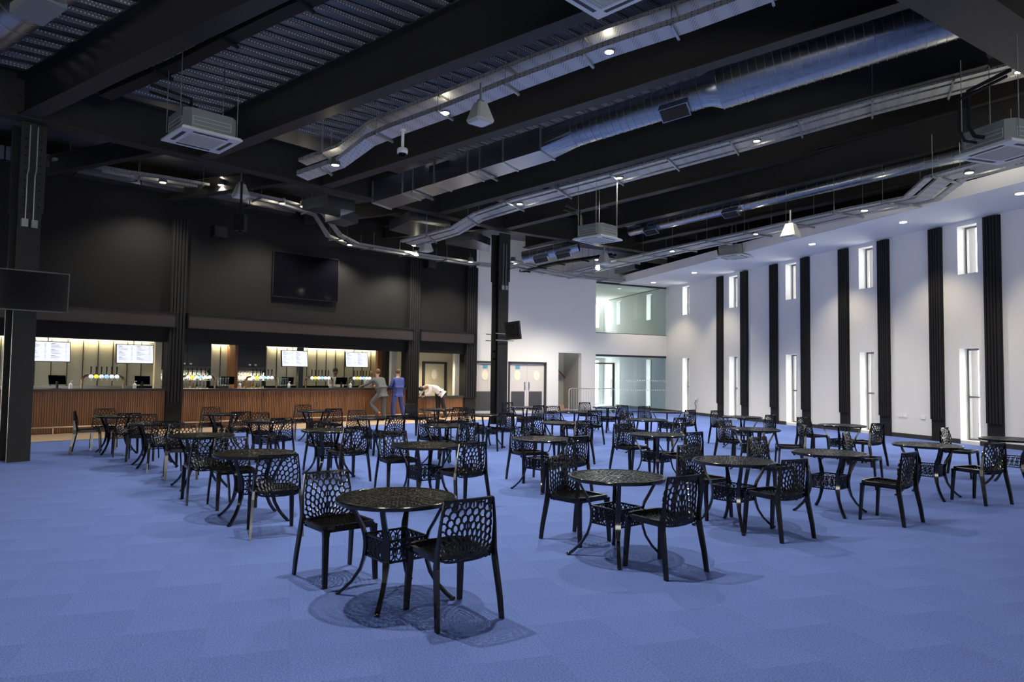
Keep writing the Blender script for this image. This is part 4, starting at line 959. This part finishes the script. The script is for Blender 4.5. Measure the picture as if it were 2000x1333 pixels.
# ================================================================== FURNITURE OF THE HALL
def ribbon(mb, pts, nrm_f, w_, d_, close=False):
    """flat strip with thickness along pts; nrm_f(p) gives the sheet normal"""
    n = len(pts); vs = []; fs = []
    for i, p in enumerate(pts):
        a = pts[(i-1) % n] if close else pts[max(i-1, 0)]; b_ = pts[(i+1) % n] if close else pts[min(i+1, n-1)]
        t = (b_-a)
        if t.length < 1e-6: t = Vector((1, 0, 0))
        t.normalize(); N = nrm_f(p); s = N.cross(t).normalized()*w_/2; N = N*d_/2
        vs += [p-s-N, p+s-N, p+s+N, p-s+N]
    m_ = n if close else n-1
    for i in range(m_):
        j = (i+1) % n
        for k in range(4): fs.append((4*i+k, 4*i+(k+1) % 4, 4*j+(k+1) % 4, 4*j+k))
    mb.add(vs, fs)
# -- chair: local +Y is the facing direction, floor at z 0
SB = .445
def back_pt(x, t):                        # x across (-1..1), t 0 at seat .. 1 at top
    hw = .222-.034*t; z = SB+.01+.36*t
    y = -.20-.045*t+.02*math.sin(t*3.14)-.03*(1-x*x)*(1-.35*max(0, t))+(.05*(t*-6)**1.5 if t < 0 else 0)
    return Vector((x*hw, y, z))
def back_n(p): return Vector((0, 1, .12)).normalized()
def scale_arcs(inside, mapf, rows, cols, r0, r1, a0, a1, w0, mb, nf, wd, dp, seg=5, grow=1.0):
    for r_ in range(rows):
        f0 = r_/rows; f1 = (r_+1.06)/rows
        for c_ in range(-1, cols+1):
            ac = a0+(a1-a0)*(c_+(.5 if r_ % 2 else 0)+.5)/cols; hw = (a1-a0)/cols*.5
            P = []
            for k in range(seg+1):
                th = math.pi*k/seg; a = ac-hw*math.cos(th); f = f0+(f1-f0)*math.sin(th)**.7
                rr_ = r0+(r1-r0)*f
                q = mapf(rr_, a)
                if inside(q): P.append(q)
                else:
                    if len(P) > 1: ribbon(mb, [w0(x) for x in P], nf, wd, dp)
                    P = []
            if len(P) > 1: ribbon(mb, [w0(x) for x in P], nf, wd, dp)
def make_chair():
    root = empty('openwork_chair', (0, 0, 0), 0, 'x', 'chair', 'black openwork chairs around the tables')
    # seat
    t = MB(); hw = .215; n = 10; rim = []
    for k in range(40):
        a = 2*math.pi*k/40; ca, sa = math.cos(a), math.sin(a); e = .35
        x = hw*math.copysign(abs(ca)**e, ca)*(1.0 if sa < 0 else 1.0); y = .215*math.copysign(abs(sa)**e, sa)
        rim.append(Vector((x, y, SB+.008*(1 if sa > .5 else 0))))
    ribbon(t, rim, lambda p: Vector((0, 0, 1)), .03, .028, True)
    zf = lambda q: Vector((q[0], q[1], SB-.018*(1-(q[0]/.21)**2)*(1-(q[1]/.21)**2)))
    scale_arcs(lambda q: abs(q[0]) < .21 and abs(q[1]) < .21, lambda r_, a: (r_*math.sin(a), r_*math.cos(a)-.30), 17, 20, .06, .55, -1.0, 1.0, zf, t, lambda p: Vector((0, 0, 1)), .009, .010, 4)
    ribbon(t, [zf((0, y)) for y in (-.2, -.1, 0, .1, .2)], lambda p: Vector((0, 0, 1)), .012, .010)
    for s in (-1, 1): t.bar((s*.205, -.19, SB-.022), (s*.20, .19, SB-.022), .014, .034)
    t.bar((-.19, .205, SB-.018), (.19, .205, SB-.018), .014, .024)
    t.build('seat', 'chair', root)
    # backrest
    t = MB(); top = [back_pt(x/5, 1) for x in range(-5, 6)]
    ribbon(t, top, back_n, .016, .022)
    w0 = lambda q: back_pt(max(-1, min(1, q[0]/.205)), max(-.17, min(1, q[1]/.36)))
    scale_arcs(lambda q: abs(q[0]) < .206 and -.060 < q[1] < .36, lambda r_, a: (r_*math.sin(a), r_*math.cos(a)-.12), 12, 14, .05, .61, -1.05, 1.05, w0, t, back_n, .0108, .013, 7)
    ribbon(t, [w0((0, y/10*.34)) for y in range(0, 8)], back_n, .007, .013)
    for x in range(-6, 7):
        ribbon(t, [back_pt(x/6.3, .86+.0*abs(x)), back_pt(x/6.3, 1)], back_n, .006, .012)
    bl = [back_pt(x/5, -.16*(1-(x/5)**4)) for x in range(-5, 6)]; ribbon(t, bl, back_n, .012, .016)
    t.build('backrest', 'chair', root)
    # legs: the rear ones run up as the side rails of the back
    for s in (-1, 1):
        t = MB(); P = [(s*.19, -.245, SB+.37, .016, .012), (s*.212, -.235, SB+.2, .026, .012), (s*.222, -.215, SB+.02, .046, .019), (s*.228, -.22, SB-.06, .052, .023), (s*.243, -.262, .15, .043, .023), (s*.248, -.282, 0, .036, .022)]
        vs = []
        for (x, y, z, dy, dx) in P: vs += [(x-dx/2, y-dy/2, z), (x+dx/2, y-dy/2, z), (x+dx/2, y+dy/2, z), (x-dx/2, y+dy/2, z)]
        fs = [(0, 1, 2, 3), tuple(4*(len(P)-1)+k for k in (3, 2, 1, 0))]
        for i in range(len(P)-1):
            for k in range(4): fs.append((4*i+k, 4*i+(k+1) % 4, 4*i+4+(k+1) % 4, 4*i+4+k))
        t.add(vs, fs); t.build('leg', 'chair', root)
        t = MB(); P = [(s*.203, .195, SB-.01, .060, .036), (s*.206, .198, SB-.07, .046, .032), (s*.213, .213, .15, .040, .027), (s*.216, .222, 0, .035, .024)]
        vs = []
        for (x, y, z, dx, dy) in P: vs += [(x-dx/2, y-dy/2, z), (x+dx/2, y-dy/2, z), (x+dx/2, y+dy/2, z), (x-dx/2, y+dy/2, z)]
        fs = [(0, 1, 2, 3), tuple(4*(len(P)-1)+k for k in (3, 2, 1, 0))]
        for i in range(len(P)-1):
            for k in range(4): fs.append((4*i+k, 4*i+(k+1) % 4, 4*i+4+(k+1) % 4, 4*i+4+k))
        t.add(vs, fs); t.build('leg', 'chair', root)
    return root
def make_table():
    root = empty('round_table', (0, 0, 0), 0, 'x', 'table', 'round black cast metal tables'); RT = .445; ZT = .735
    t = MB(); rim = [(RT-.028, ZT-.030), (RT-.006, ZT-.030), (RT, ZT-.018), (RT, ZT-.006), (RT-.008, ZT+.001), (RT-.022, ZT+.002), (RT-.030, ZT-.002)]
    n = 64; vs = []; fs = []
    for (r_, z) in rim:
        for k in range(n): vs.append((r_*math.cos(2*math.pi*k/n), r_*math.sin(2*math.pi*k/n), z))
    m_ = len(rim)
    for i in range(m_):
        for k in range(n): fs.append((i*n+k, i*n+(k+1) % n, ((i+1) % m_)*n+(k+1) % n, ((i+1) % m_)*n+k))
    t.add(vs, fs); rimo = t.build('rim', 'gloss', root, True)
    t = MB(); Zu = Vector((0, 0, 1)); w0 = lambda q: Vector((q[0], q[1], ZT-.006+.002*random.random()))
    rings = [(.05, .10, 8), (.10, .15, 14), (.15, .20, 20), (.20, .25, 26), (.25, .30, 32), (.30, .35, 38), (.35, .42, 44)]
    for i, (ra, rb, nc) in enumerate(rings):
        for c_ in range(nc):
            ac = 2*math.pi*(c_+(.5 if i % 2 else 0))/nc; hw = math.pi/nc*1.05; P = []
            for k in range(6):
                th = math.pi*k/5; a = ac-hw*math.cos(th); r_ = ra+(rb+.012-ra)*math.sin(th)**.8; P.append(w0((r_*math.cos(a), r_*math.sin(a))))
            ribbon(t, P, lambda p: Zu, .0165, .010)
            ribbon(t, [w0((ra*math.cos(ac), ra*math.sin(ac))), w0((rb*math.cos(ac), rb*math.sin(ac)))], lambda p: Zu, .014, .009)
        circ_ = [w0((ra*math.cos(2*math.pi*k/40), ra*math.sin(2*math.pi*k/40))) for k in range(40)]
        ribbon(t, circ_, lambda p: Zu, .014, .009, True)
    t.lathe([(.055, ZT-.012), (.055, ZT-.001), (.02, ZT+.001)], 24); t.build('tabletop', 'tabletop', root)
    # lattice box
    t = MB(); a = .162; z0, z1 = .305, .455
    for k in range(4):
        m4 = Matrix.Rotation(k*math.pi/2+math.pi/4*0, 4, 'Z')
        def W(x, z): return m4 @ Vector((x, -a, z))
        nn = (m4 @ Vector((0, -1, 0)))
        ribbon(t, [W(-a, z1), W(a, z1)], lambda p: nn, .014, .016); ribbon(t, [W(-a, z0), W(a, z0)], lambda p: nn, .014, .016)
        for i in range(5):
            cx = -a+.034+i*.0635; P = [W(cx+.026*math.cos(q*math.pi/4), (z0+z1)/2+.066*math.sin(q*math.pi/4)) for q in range(8)]; ribbon(t, P, lambda p: nn, .008, .010, True)
            P = [W(cx+.013*math.cos(q*math.pi/3), (z0+z1)/2+.03*math.sin(q*math.pi/3)) for q in range(6)]; ribbon(t, P, lambda p: nn, .006, .010, True)
        for i in range(4):
            cx = -a+.066+i*.0635
            ribbon(t, [W(cx, z0), W(cx, z0+.045)], lambda p: nn, .006, .01); ribbon(t, [W(cx, z1), W(cx, z1-.045)], lambda p: nn, .006, .01)
    t.build('lattice_frame', 'chair', root)
    for k in range(4):
        m4 = Matrix.Rotation(k*math.pi/2+math.pi/4, 4, 'Z')
        prof_ = [(.350, .71), (.338, .66), (.292, .57), (.252, .50), (.237, .45), (.231, .41), (.230, .37), (.232, .33), (.239, .28), (.264, .20), (.322, .11), (.388, .045), (.43, .012)]
        P = [m4 @ Vector((r_, 0, z)) for r_, z in prof_]; side = m4 @ Vector((0, 1, 0))
        t = MB(); vs = []; fs = []
        for i, p in enumerate(P):
            d = (P[min(i+1, len(P)-1)]-P[max(i-1, 0)]).normalized(); nrm = side.cross(d).normalized(); wd = (.018 if i < 3 else (.024 if i < 9 else .016)); th = .011
            vs += [p-side*wd-nrm*th, p+side*wd-nrm*th, p+side*wd+nrm*th, p-side*wd+nrm*th]
        for i in range(len(P)-1):
            for q in range(4): fs.append((4*i+q, 4*i+(q+1) % 4, 4*i+4+(q+1) % 4, 4*i+4+q))
        fs += [(3, 2, 1, 0), tuple(4*(len(P)-1)+q for q in range(4))]; t.add(vs, fs); t.ell(m4 @ Vector((.435, 0, .014)), .022, .022, .014, 8, 6)
        t.build('leg', 'gloss', root, True)
    return root
TAB = [(-0.84, 5.22), (0.98, 6.46), (2.48, 7.8), (3.98, 8.75), (5.93, 9.97), (7.98, 11.15), (-2.87, 7.88), (-1.1, 9.04), (0.46, 10.14), (2.32, 11.17), (4.39, 12.59), (6.61, 13.96), (-4.41, 9.99), (-2.89, 11.18), (-1.19, 12.52), (1.02, 13.62), (2.9, 14.95), (5.44, 16.43), (-6.13, 12.1), (-4.58, 13.09), (-2.83, 14.42), (-0.56, 15.88), (1.61, 17.75), (4.1, 18.37), (-7.78, 13.84), (-6.15, 14.96), (-4.64, 16.63), (-1.93, 18.12), (0.4, 19.94), (2.85, 20.65)]
CHR = [(-1.38, 5.7, 140, 1), (-0.41, 4.89, 325, 1), (0.69, 7.07, 138, 2), (1.33, 6.16, 325, 2), (2.32, 8.39, 146, 3), (2.83, 7.5, 330, 3), (3.59, 9.62, 148, 4), (4.43, 8.24, 322, 4), (5.59, 11.1, 130, 5), (6.4, 9.6, 340, 5), (7.79, 12.13, 140, 6), (-3.38, 8.59, 148, 7), (-2.43, 7.24, 334, 7), (-1.57, 9.84, 152, 8), (-0.61, 8.69, 322, 8), (0.29, 10.97, 152, 9), (0.77, 9.8, 320, 9), (2.07, 11.99, 150, 10), (2.66, 10.9, 323, 10), (4.27, 13.39, 150, 11), (4.97, 12.48, 283, 11), (6.57, 15.21, 155, 12), (6.9, 13.6, 330, 12), (-5.07, 10.82, 155, 13), (-3.9, 8.96, 325, 13), (-3.11, 11.75, 140, 14), (-2.5, 10.75, 320, 14), (-1.43, 13.13, 145, 15), (-0.86, 12.1, 322, 15), (0.57, 13.9, 150, 16), (1.2, 13.15, 322, 16), (2.73, 15.55, 148, 17), (3.3, 14.5, 320, 17), (5.31, 17.43, 152, 18), (5.72, 16.0, 323, 18), (-6.74, 12.82, 160, 19), (-5.74, 11.6, 330, 19), (-4.94, 13.9, 145, 20), (-4.25, 12.7, 322, 20), (-3.38, 15.59, 155, 21), (-2.42, 13.9, 321, 21), (-0.95, 16.6, 150, 22), (-0.24, 15.4, 325, 22), (1.22, 18.73, 160, 23), (1.9, 16.94, 335, 23), (3.93, 19.84, 155, 24), (4.4, 17.9, 325, 24), (-8.38, 13.89, 62, 25), (-8.64, 14.87, 150, 25), (-7.4, 13.5, 325, 25), (-7.03, 16.41, 153, 26), (-5.64, 14.5, 330, 26), (-5.33, 17.98, 158, 27), (-4.2, 16.2, 325, 27), (-2.59, 19.21, 130, 28), (-1.37, 17.6, 335, 28), (0.05, 20.87, 140, 29), (0.6, 19.4, 320, 29), (2.47, 22.25, 155, 30), (3.05, 20.1, 330, 30)]
rown = ['of the nearest row', 'of the second row', 'of the middle row', 'of the fourth row', 'of the farthest row']
coln = ['leftmost table', 'second left table', 'third left table', 'third right table', 'second right table', 'rightmost table']
def tname(i): return coln[i % 6]+' '+rown[i//6]
t0 = make_table(); rt = random.Random(5)
for i, (x, y) in enumerate(TAB):
    o = t0 if i == 0 else copy_tree(t0); put(o, (x, y, 0), R(37+rt.uniform(-6, 6)))
    tag(o, 'round black cast metal table, the '+tname(i))
c0 = make_chair(); first = True
tcount = {}
for (x, y, yaw, ti) in CHR:
    tx, ty = TAB[ti-1]; P = Vector((x, y)); T_ = Vector((tx, ty)); d = (P-T_)
    for _ in range(60):
        d = P-T_
        if d.length > .98 and P.length > T_.length and P.length > 8: P = P*(1-.004)
        elif d.length < .50 and P.length < T_.length: P = P*(1-.003)
        else: break
    o = c0 if first else copy_tree(c0); first = False
    f = vyaw(yaw); put(o, (P.x, P.y, 0), math.atan2(f.y, f.x)-math.pi/2)
    if ti == 25 and yaw == 62: lab = 'openwork chair seen sideways, left of the '+tname(24)
    elif ti == 11 and yaw == 283: lab = 'black openwork chair seen sideways at the '+tname(10)
    elif yaw < 180: lab = 'black openwork chair facing us behind the '+tname(ti-1)
    else: lab = 'black openwork chair, back to us, before the '+tname(ti-1)
    tag(o, lab)
# crowd barrier in front of the stair opening
bp0 = GW.p(-6.1, -.8, 0); o = empty('crowd_barrier', bp0, GW.rz, 'grey steel crowd barrier standing before the stair opening', 'barrier')
L = 2.35; t = MB(); rr = .12
path = [(0, 0, .2), (0, 0, 1.0), (.03, 0, 1.06), (.12, 0, 1.1), (L-.12, 0, 1.1), (L-.03, 0, 1.06), (L, 0, 1.0), (L, 0, .25), (L-.05, 0, .18), (0, 0, .18)]
t.tube(path, .02, 8); t.build('frame', 'barrier', o, True)
for i in range(1, 19):
    t = MB(); t.tube([(i*L/19, 0, .18), (i*L/19, 0, 1.1)], .007, 5); t.build('bar', 'barrier', o)
for x in (.3, L-.3):
    t = MB(); t.tube([(x, -.3, 0), (x, 0, .18), (x, .3, 0)], .016, 6); t.build('foot', 'barrier', o)
# sockets and small things on the window wall
for (x, z, n_, lab) in ((-6.0, .62, 2, 'white double socket on the window wall between the ribbed strips'), (-6.6, .60, 1, 'white single socket on the window wall')):
    o = empty('wall_socket', RW.p(x, 0, z), RW.rz, lab, 'socket'); t = MB()
    for i in range(n_): t.box(i*.17, i*.17+.14, 0, .02, -.045, .045)
    t.build('faceplate', 'cwhite', o)
o = empty('hose_reel', RW.p(4.95, .02, .55), RW.rz, 'white wall fitting with a hanging cable near the far corner', 'cable'); t = MB(); t.box(-.08, .08, 0, .04, .1, .22); t.build('faceplate', 'cwhite', o)
t = MB(); t.tube([(0, .04, .1), (.06, .06, -.05), (-.02, .05, -.2), (.03, .05, -.35)], .014, 6); t.build('cable', 'frame', o)
# ================================================================== PEOPLE
def skinmesh(name, verts, edges, radii, m, root, parent, sub=2):
    me = bpy.data.meshes.new(name); bm = bmesh.new(); lay = bm.verts.layers.skin.verify()
    vs = [bm.verts.new(v) for v in verts]
    for v, r_ in zip(vs, radii):
        v[lay].radius = r_ if isinstance(r_, tuple) else (r_, r_)
    vs[root][lay].use_root = True
    for a, b_ in edges: bm.edges.new((vs[a], vs[b_]))
    bm.to_mesh(me); bm.free(); me.materials.append(M[m])
    o = bpy.data.objects.new(name, me); C.objects.link(o); o.parent = parent
    s = o.modifiers.new('skin', 'SKIN'); s.use_smooth_shade = True
    s2 = o.modifiers.new('sub', 'SUBSURF'); s2.levels = sub; s2.render_levels = sub
    return o
def person(P, rz, lab, J, skin, top, legs, hair, shoe, hairlong=False, vest=None):
    """J: dict of joints in local coordinates, +Y is forward"""
    o = empty('person', P, rz, lab, 'person')
    V = Vector; g = {k: V(v) for k, v in J.items()}
    names = ['pelvis', 'waist', 'chest', 'neck', 'chin', 'head', 'crown']
    verts = [g[n] for n in names]; rad = [.10, .095, .11, .05, .062, .084, .05]; E_ = [(0, 1), (1, 2), (2, 3), (3, 4), (4, 5), (5, 6)]; idx = {n: i for i, n in enumerate(names)}
    def addv(nm, p, r_, par):
        verts.append(V(p)); rad.append(r_); idx[nm] = len(verts)-1; E_.append((idx[par], idx[nm]))
    hd = (g['head']-g['chin']); fwd = g['face']
    addv('nose', g['head']+fwd*.098-hd*.25, .012, 'head')
    sd = fwd.cross(V((0, 0, 1))).normalized()
    for s, n_ in ((-1, 'earl'), (1, 'earr')): addv(n_, g['head']+sd*.088*s, .014, 'head')
    for s in 'lr':
        addv('sh'+s, g['sh'+s], .05, 'chest'); addv('el'+s, g['el'+s], .036, 'sh'+s); addv('wr'+s, g['wr'+s], .024, 'el'+s)
        d = (g['wr'+s]-g['el'+s]).normalized(); q = d.cross(V((0, 0, 1)));
        if q.length < .1: q = V((1, 0, 0))
        q.normalize(); palm = g['wr'+s]+d*.06; addv('pa'+s, palm, .026, 'wr'+s)
        for k, (off, ln) in enumerate(((-.026, .07), (-.009, .082), (.009, .078), (.026, .06))):
            addv('f%d%s' % (k, s), palm+d*.035+q*off, .009, 'pa'+s); addv('t%d%s' % (k, s), palm+d*(.03+ln*.75)+q*off*1.1-V((0, 0, .02)), .008, 'f%d%s' % (k, s))
        sg = 1 if s == 'l' else -1
        addv('th'+s, palm+q*sg*.04, .010, 'pa'+s); addv('tt'+s, palm+q*sg*.055+d*.035, .008, 'th'+s)
        addv('hi'+s, g['hi'+s], .085, 'pelvis'); addv('kn'+s, g['kn'+s], .056, 'hi'+s); addv('an'+s, g['an'+s], .038, 'kn'+s); addv('to'+s, g['to'+s], .03, 'an'+s)
    skinmesh('body', verts, E_, rad, skin, 0, o)
    # jacket or shirt
    n2 = ['hem', 'pelvis', 'waist', 'chest', 'collar']; col = g['chest']*.25+g['neck']*.75
    gg = dict(g); gg['hem'] = g['pelvis']+(g['pelvis']-g['waist'])*(.9 if top != 'shirt' else .1); gg['collar'] = col
    vv = [gg[n] for n in n2]; rr_ = [(.185, .15), (.182, .148), (.17, .135), (.195, .135), (.07, .07)]; ee = [(0, 1), (1, 2), (2, 3), (3, 4)]
    rr_ = [(a*1.0, b_*1.0) for a, b_ in rr_]
    for s in 'lr':
        b0 = len(vv); vv += [g['sh'+s], g['el'+s], g['wr'+s]-(g['wr'+s]-g['el'+s]).normalized()*.02]; rr_ += [.075, .056, .042]; ee += [(3, b0), (b0, b0+1), (b0+1, b0+2)]
    skinmesh('jacket' if top in ('suitg', 'suitb') else 'shirt', vv, ee, rr_, top, 1, o)
    # trousers
    vv = [g['pelvis']]; rr_ = [(.125, .105)]; ee = []
    for s in 'lr':
        b0 = len(vv); vv += [g['hi'+s], (g['hi'+s]+g['kn'+s])/2, g['kn'+s], (g['kn'+s]+g['an'+s])/2, g['an'+s]]; rr_ += [.098, .098, .088, .080, .076]; ee += [(0, b0), (b0, b0+1), (b0+1, b0+2), (b0+2, b0+3), (b0+3, b0+4)]
    skinmesh('trousers', vv, ee, rr_, legs, 0, o)
    for s in 'lr':
        t = MB(); a = g['an'+s]; b_ = g['to'+s]; t.tube([a-(b_-a)*.35, a+(b_-a)*.3-V((0, 0, .02)), b_+V((0, 0, -.005)), b_+(b_-a)*.15], [.04, .048, .042, .02], 10); t.build('shoe', shoe, o, True)
    # hair
    c = g['head']-fwd*.018+hd.normalized()*.025; t = MB(); t.ell(c, .093, .098, .098, 16, 12)
    if hairlong:
        t.tube([c-fwd*.03, c-fwd*.07-V((0, 0, .1)), c-fwd*.07-V((0, 0, .26))], [.08, .075, .03], 12); t.tube([c+sd*.07, c+sd*.085-V((0, 0, .16))], [.04, .02], 8); t.tube([c-sd*.07, c-sd*.085-V((0, 0, .16))], [.04, .02], 8)
    cut = g['head']+fwd*.045
    h = t.build('hair', hair, o, True)
    hb = bmesh.new(); hb.from_mesh(h.data); bmesh.ops.bisect_plane(hb, geom=hb.verts[:]+hb.edges[:]+hb.faces[:], plane_co=cut-hd.normalized()*.005, plane_no=(fwd*.9-hd.normalized()*.6).normalized(), clear_outer=True); hb.to_mesh(h.data); hb.free()
    # eyes and mouth
    for s, e_ in ((-1, 'eye'), (1, 'eye')):
        t = MB(); t.ell(g['head']+fwd*.078+sd*.03*s-hd*.02, .009, .009, .007, 8, 6); t.build('eye', 'black', o)
    t = MB(); t.ell(g['head']+fwd*.078-hd*.62, .02, .012, .005, 8, 6); t.build('mouth', 'handrail', o)
    if vest:
        vv = [gg['pelvis'], gg['waist'], gg['chest']]; skinmesh('waistcoat', vv, [(0, 1), (1, 2)], [(.165, .135), (.155, .13), (.15, .13)], vest, 0, o)
    return o
def stand(h=1.0):
    s = 1.0
    return dict(pelvis=(0, 0, .98), waist=(0, .01, 1.12), chest=(0, 0, 1.36), neck=(0, -.01, 1.52), chin=(0, .02, 1.60), head=(0, .02, 1.68), crown=(0, .01, 1.76), face=(0, 1, 0),
                shl=(-.19, 0, 1.44), shr=(.19, 0, 1.44), ell=(-.26, -.02, 1.16), elr=(.26, -.02, 1.16), wrl=(-.24, .12, .95), wrr=(.24, .12, .95),
                hil=(-.10, 0, .93), hir=(.10, 0, .93), knl=(-.11, .02, .50), knr=(.11, .02, .50), anl=(-.12, -.02, .08), anr=(.12, -.02, .08), tol=(-.13, .14, .035), tor=(.13, .14, .035))
def at_bar(u, y): s, _ = BAR.hit(u, 760, y); return BAR.p(s, y, 0)
# grey suited man leaning on the counter, weight on his right leg
J = stand(); J.update(pelvis=(.04, -.10, .97), waist=(.03, -.06, 1.12), chest=(-.02, .03, 1.35), neck=(-.05, .06, 1.52), chin=(-.03, .09, 1.60), head=(-.02, .09, 1.68), crown=(-.02, .09, 1.76), face=(.55, .83, 0),
    shl=(-.21, .05, 1.43), shr=(.16, .03, 1.43), ell=(-.36, .22, 1.25), elr=(.26, .20, 1.22), wrl=(-.42, .46, 1.19), wrr=(.12, .42, 1.18), hil=(-.06, -.08, .92), hir=(.13, -.10, .92),
    knl=(-.26, .12, .58), knr=(.13, -.08, .50), anl=(-.12, -.16, .26), anr=(.12, -.14, .08), tol=(-.12, -.03, .17), tor=(.13, .03, .035))
person(at_bar(741, -.36), BAR.rz, 'man in a grey suit leaning on the bar with one knee bent', J, 'skin', 'suitg', 'suitg', 'hairb', 'shoe')
J = stand(); J.update(chest=(0, .03, 1.37), neck=(0, .03, 1.53), chin=(.02, .05, 1.61), head=(.03, .05, 1.69), crown=(.03, .04, 1.77), face=(.7, .71, 0), ell=(-.27, .06, 1.18), wrl=(-.20, .30, 1.16), elr=(.27, .06, 1.18), wrr=(.16, .30, 1.17),
    knl=(-.17, .02, .50), anl=(-.20, -.04, .08), tol=(-.23, .12, .035), knr=(.20, .02, .50), anr=(.27, -.04, .08), tor=(.32, .12, .035))
person(at_bar(777, -.42), BAR.rz, 'man in a blue suit standing at the bar with his back turned', J, 'skin', 'suitb', 'suitb', 'hairb', 'shoek')
# man bending over the short counter
J = stand(); J.update(pelvis=(.22, -.02, .98), waist=(.08, .03, 1.10), chest=(-.18, .08, 1.18), neck=(-.36, .12, 1.17), chin=(-.42, .14, 1.11), head=(-.48, .14, 1.08), crown=(-.55, .14, 1.10), face=(-.45, .25, -.86),
    shl=(-.24, .22, 1.18), shr=(-.22, -.06, 1.18), ell=(-.26, .36, 1.0), elr=(-.24, -.06, .95), wrl=(-.36, .46, .84), wrr=(-.34, .10, .84), hil=(.22, .08, .93), hir=(.24, -.10, .93), knl=(.24, .06, .50), knr=(.34, -.12, .52),
    anl=(.20, 0, .08), anr=(.46, -.14, .10), tol=(.10, .08, .035), tor=(.36, -.04, .035))
person(at_bar(848, -.42), BAR.rz, 'man in a white shirt and black trousers bending over the short counter', J, 'skin', 'shirt', 'trous', 'hairk', 'shoek')
J = stand(); J.update(face=(.1, .95, -.3), ell=(-.26, .08, 1.18), wrl=(-.16, .32, 1.18), elr=(.26, .08, 1.18), wrr=(.16, .30, 1.18), head=(0, .05, 1.60), chin=(0, .04, 1.53), crown=(0, .03, 1.69), neck=(0, 0, 1.47), shl=(-.17, 0, 1.38), shr=(.17, 0, 1.38), chest=(0, 0, 1.3))
person(at_bar(722, .95), BAR.rz+math.pi, 'blonde bartender in a white shirt and black waistcoat behind the taps', J, 'skin', 'shirt', 'trous', 'hairbl', 'shoek', True, 'trous')
J = stand(); J.update(face=(0, .9, -.4), wrl=(-.12, .3, 1.14), wrr=(.12, .3, 1.14), ell=(-.25, .1, 1.18), elr=(.25, .1, 1.18))
person(at_bar(654, 1.15), BAR.rz+math.pi*.95, 'dark haired bartender in a white shirt and black waistcoat at the till', J, 'skin2', 'shirt', 'trous', 'hairk', 'shoek', False, 'trous')
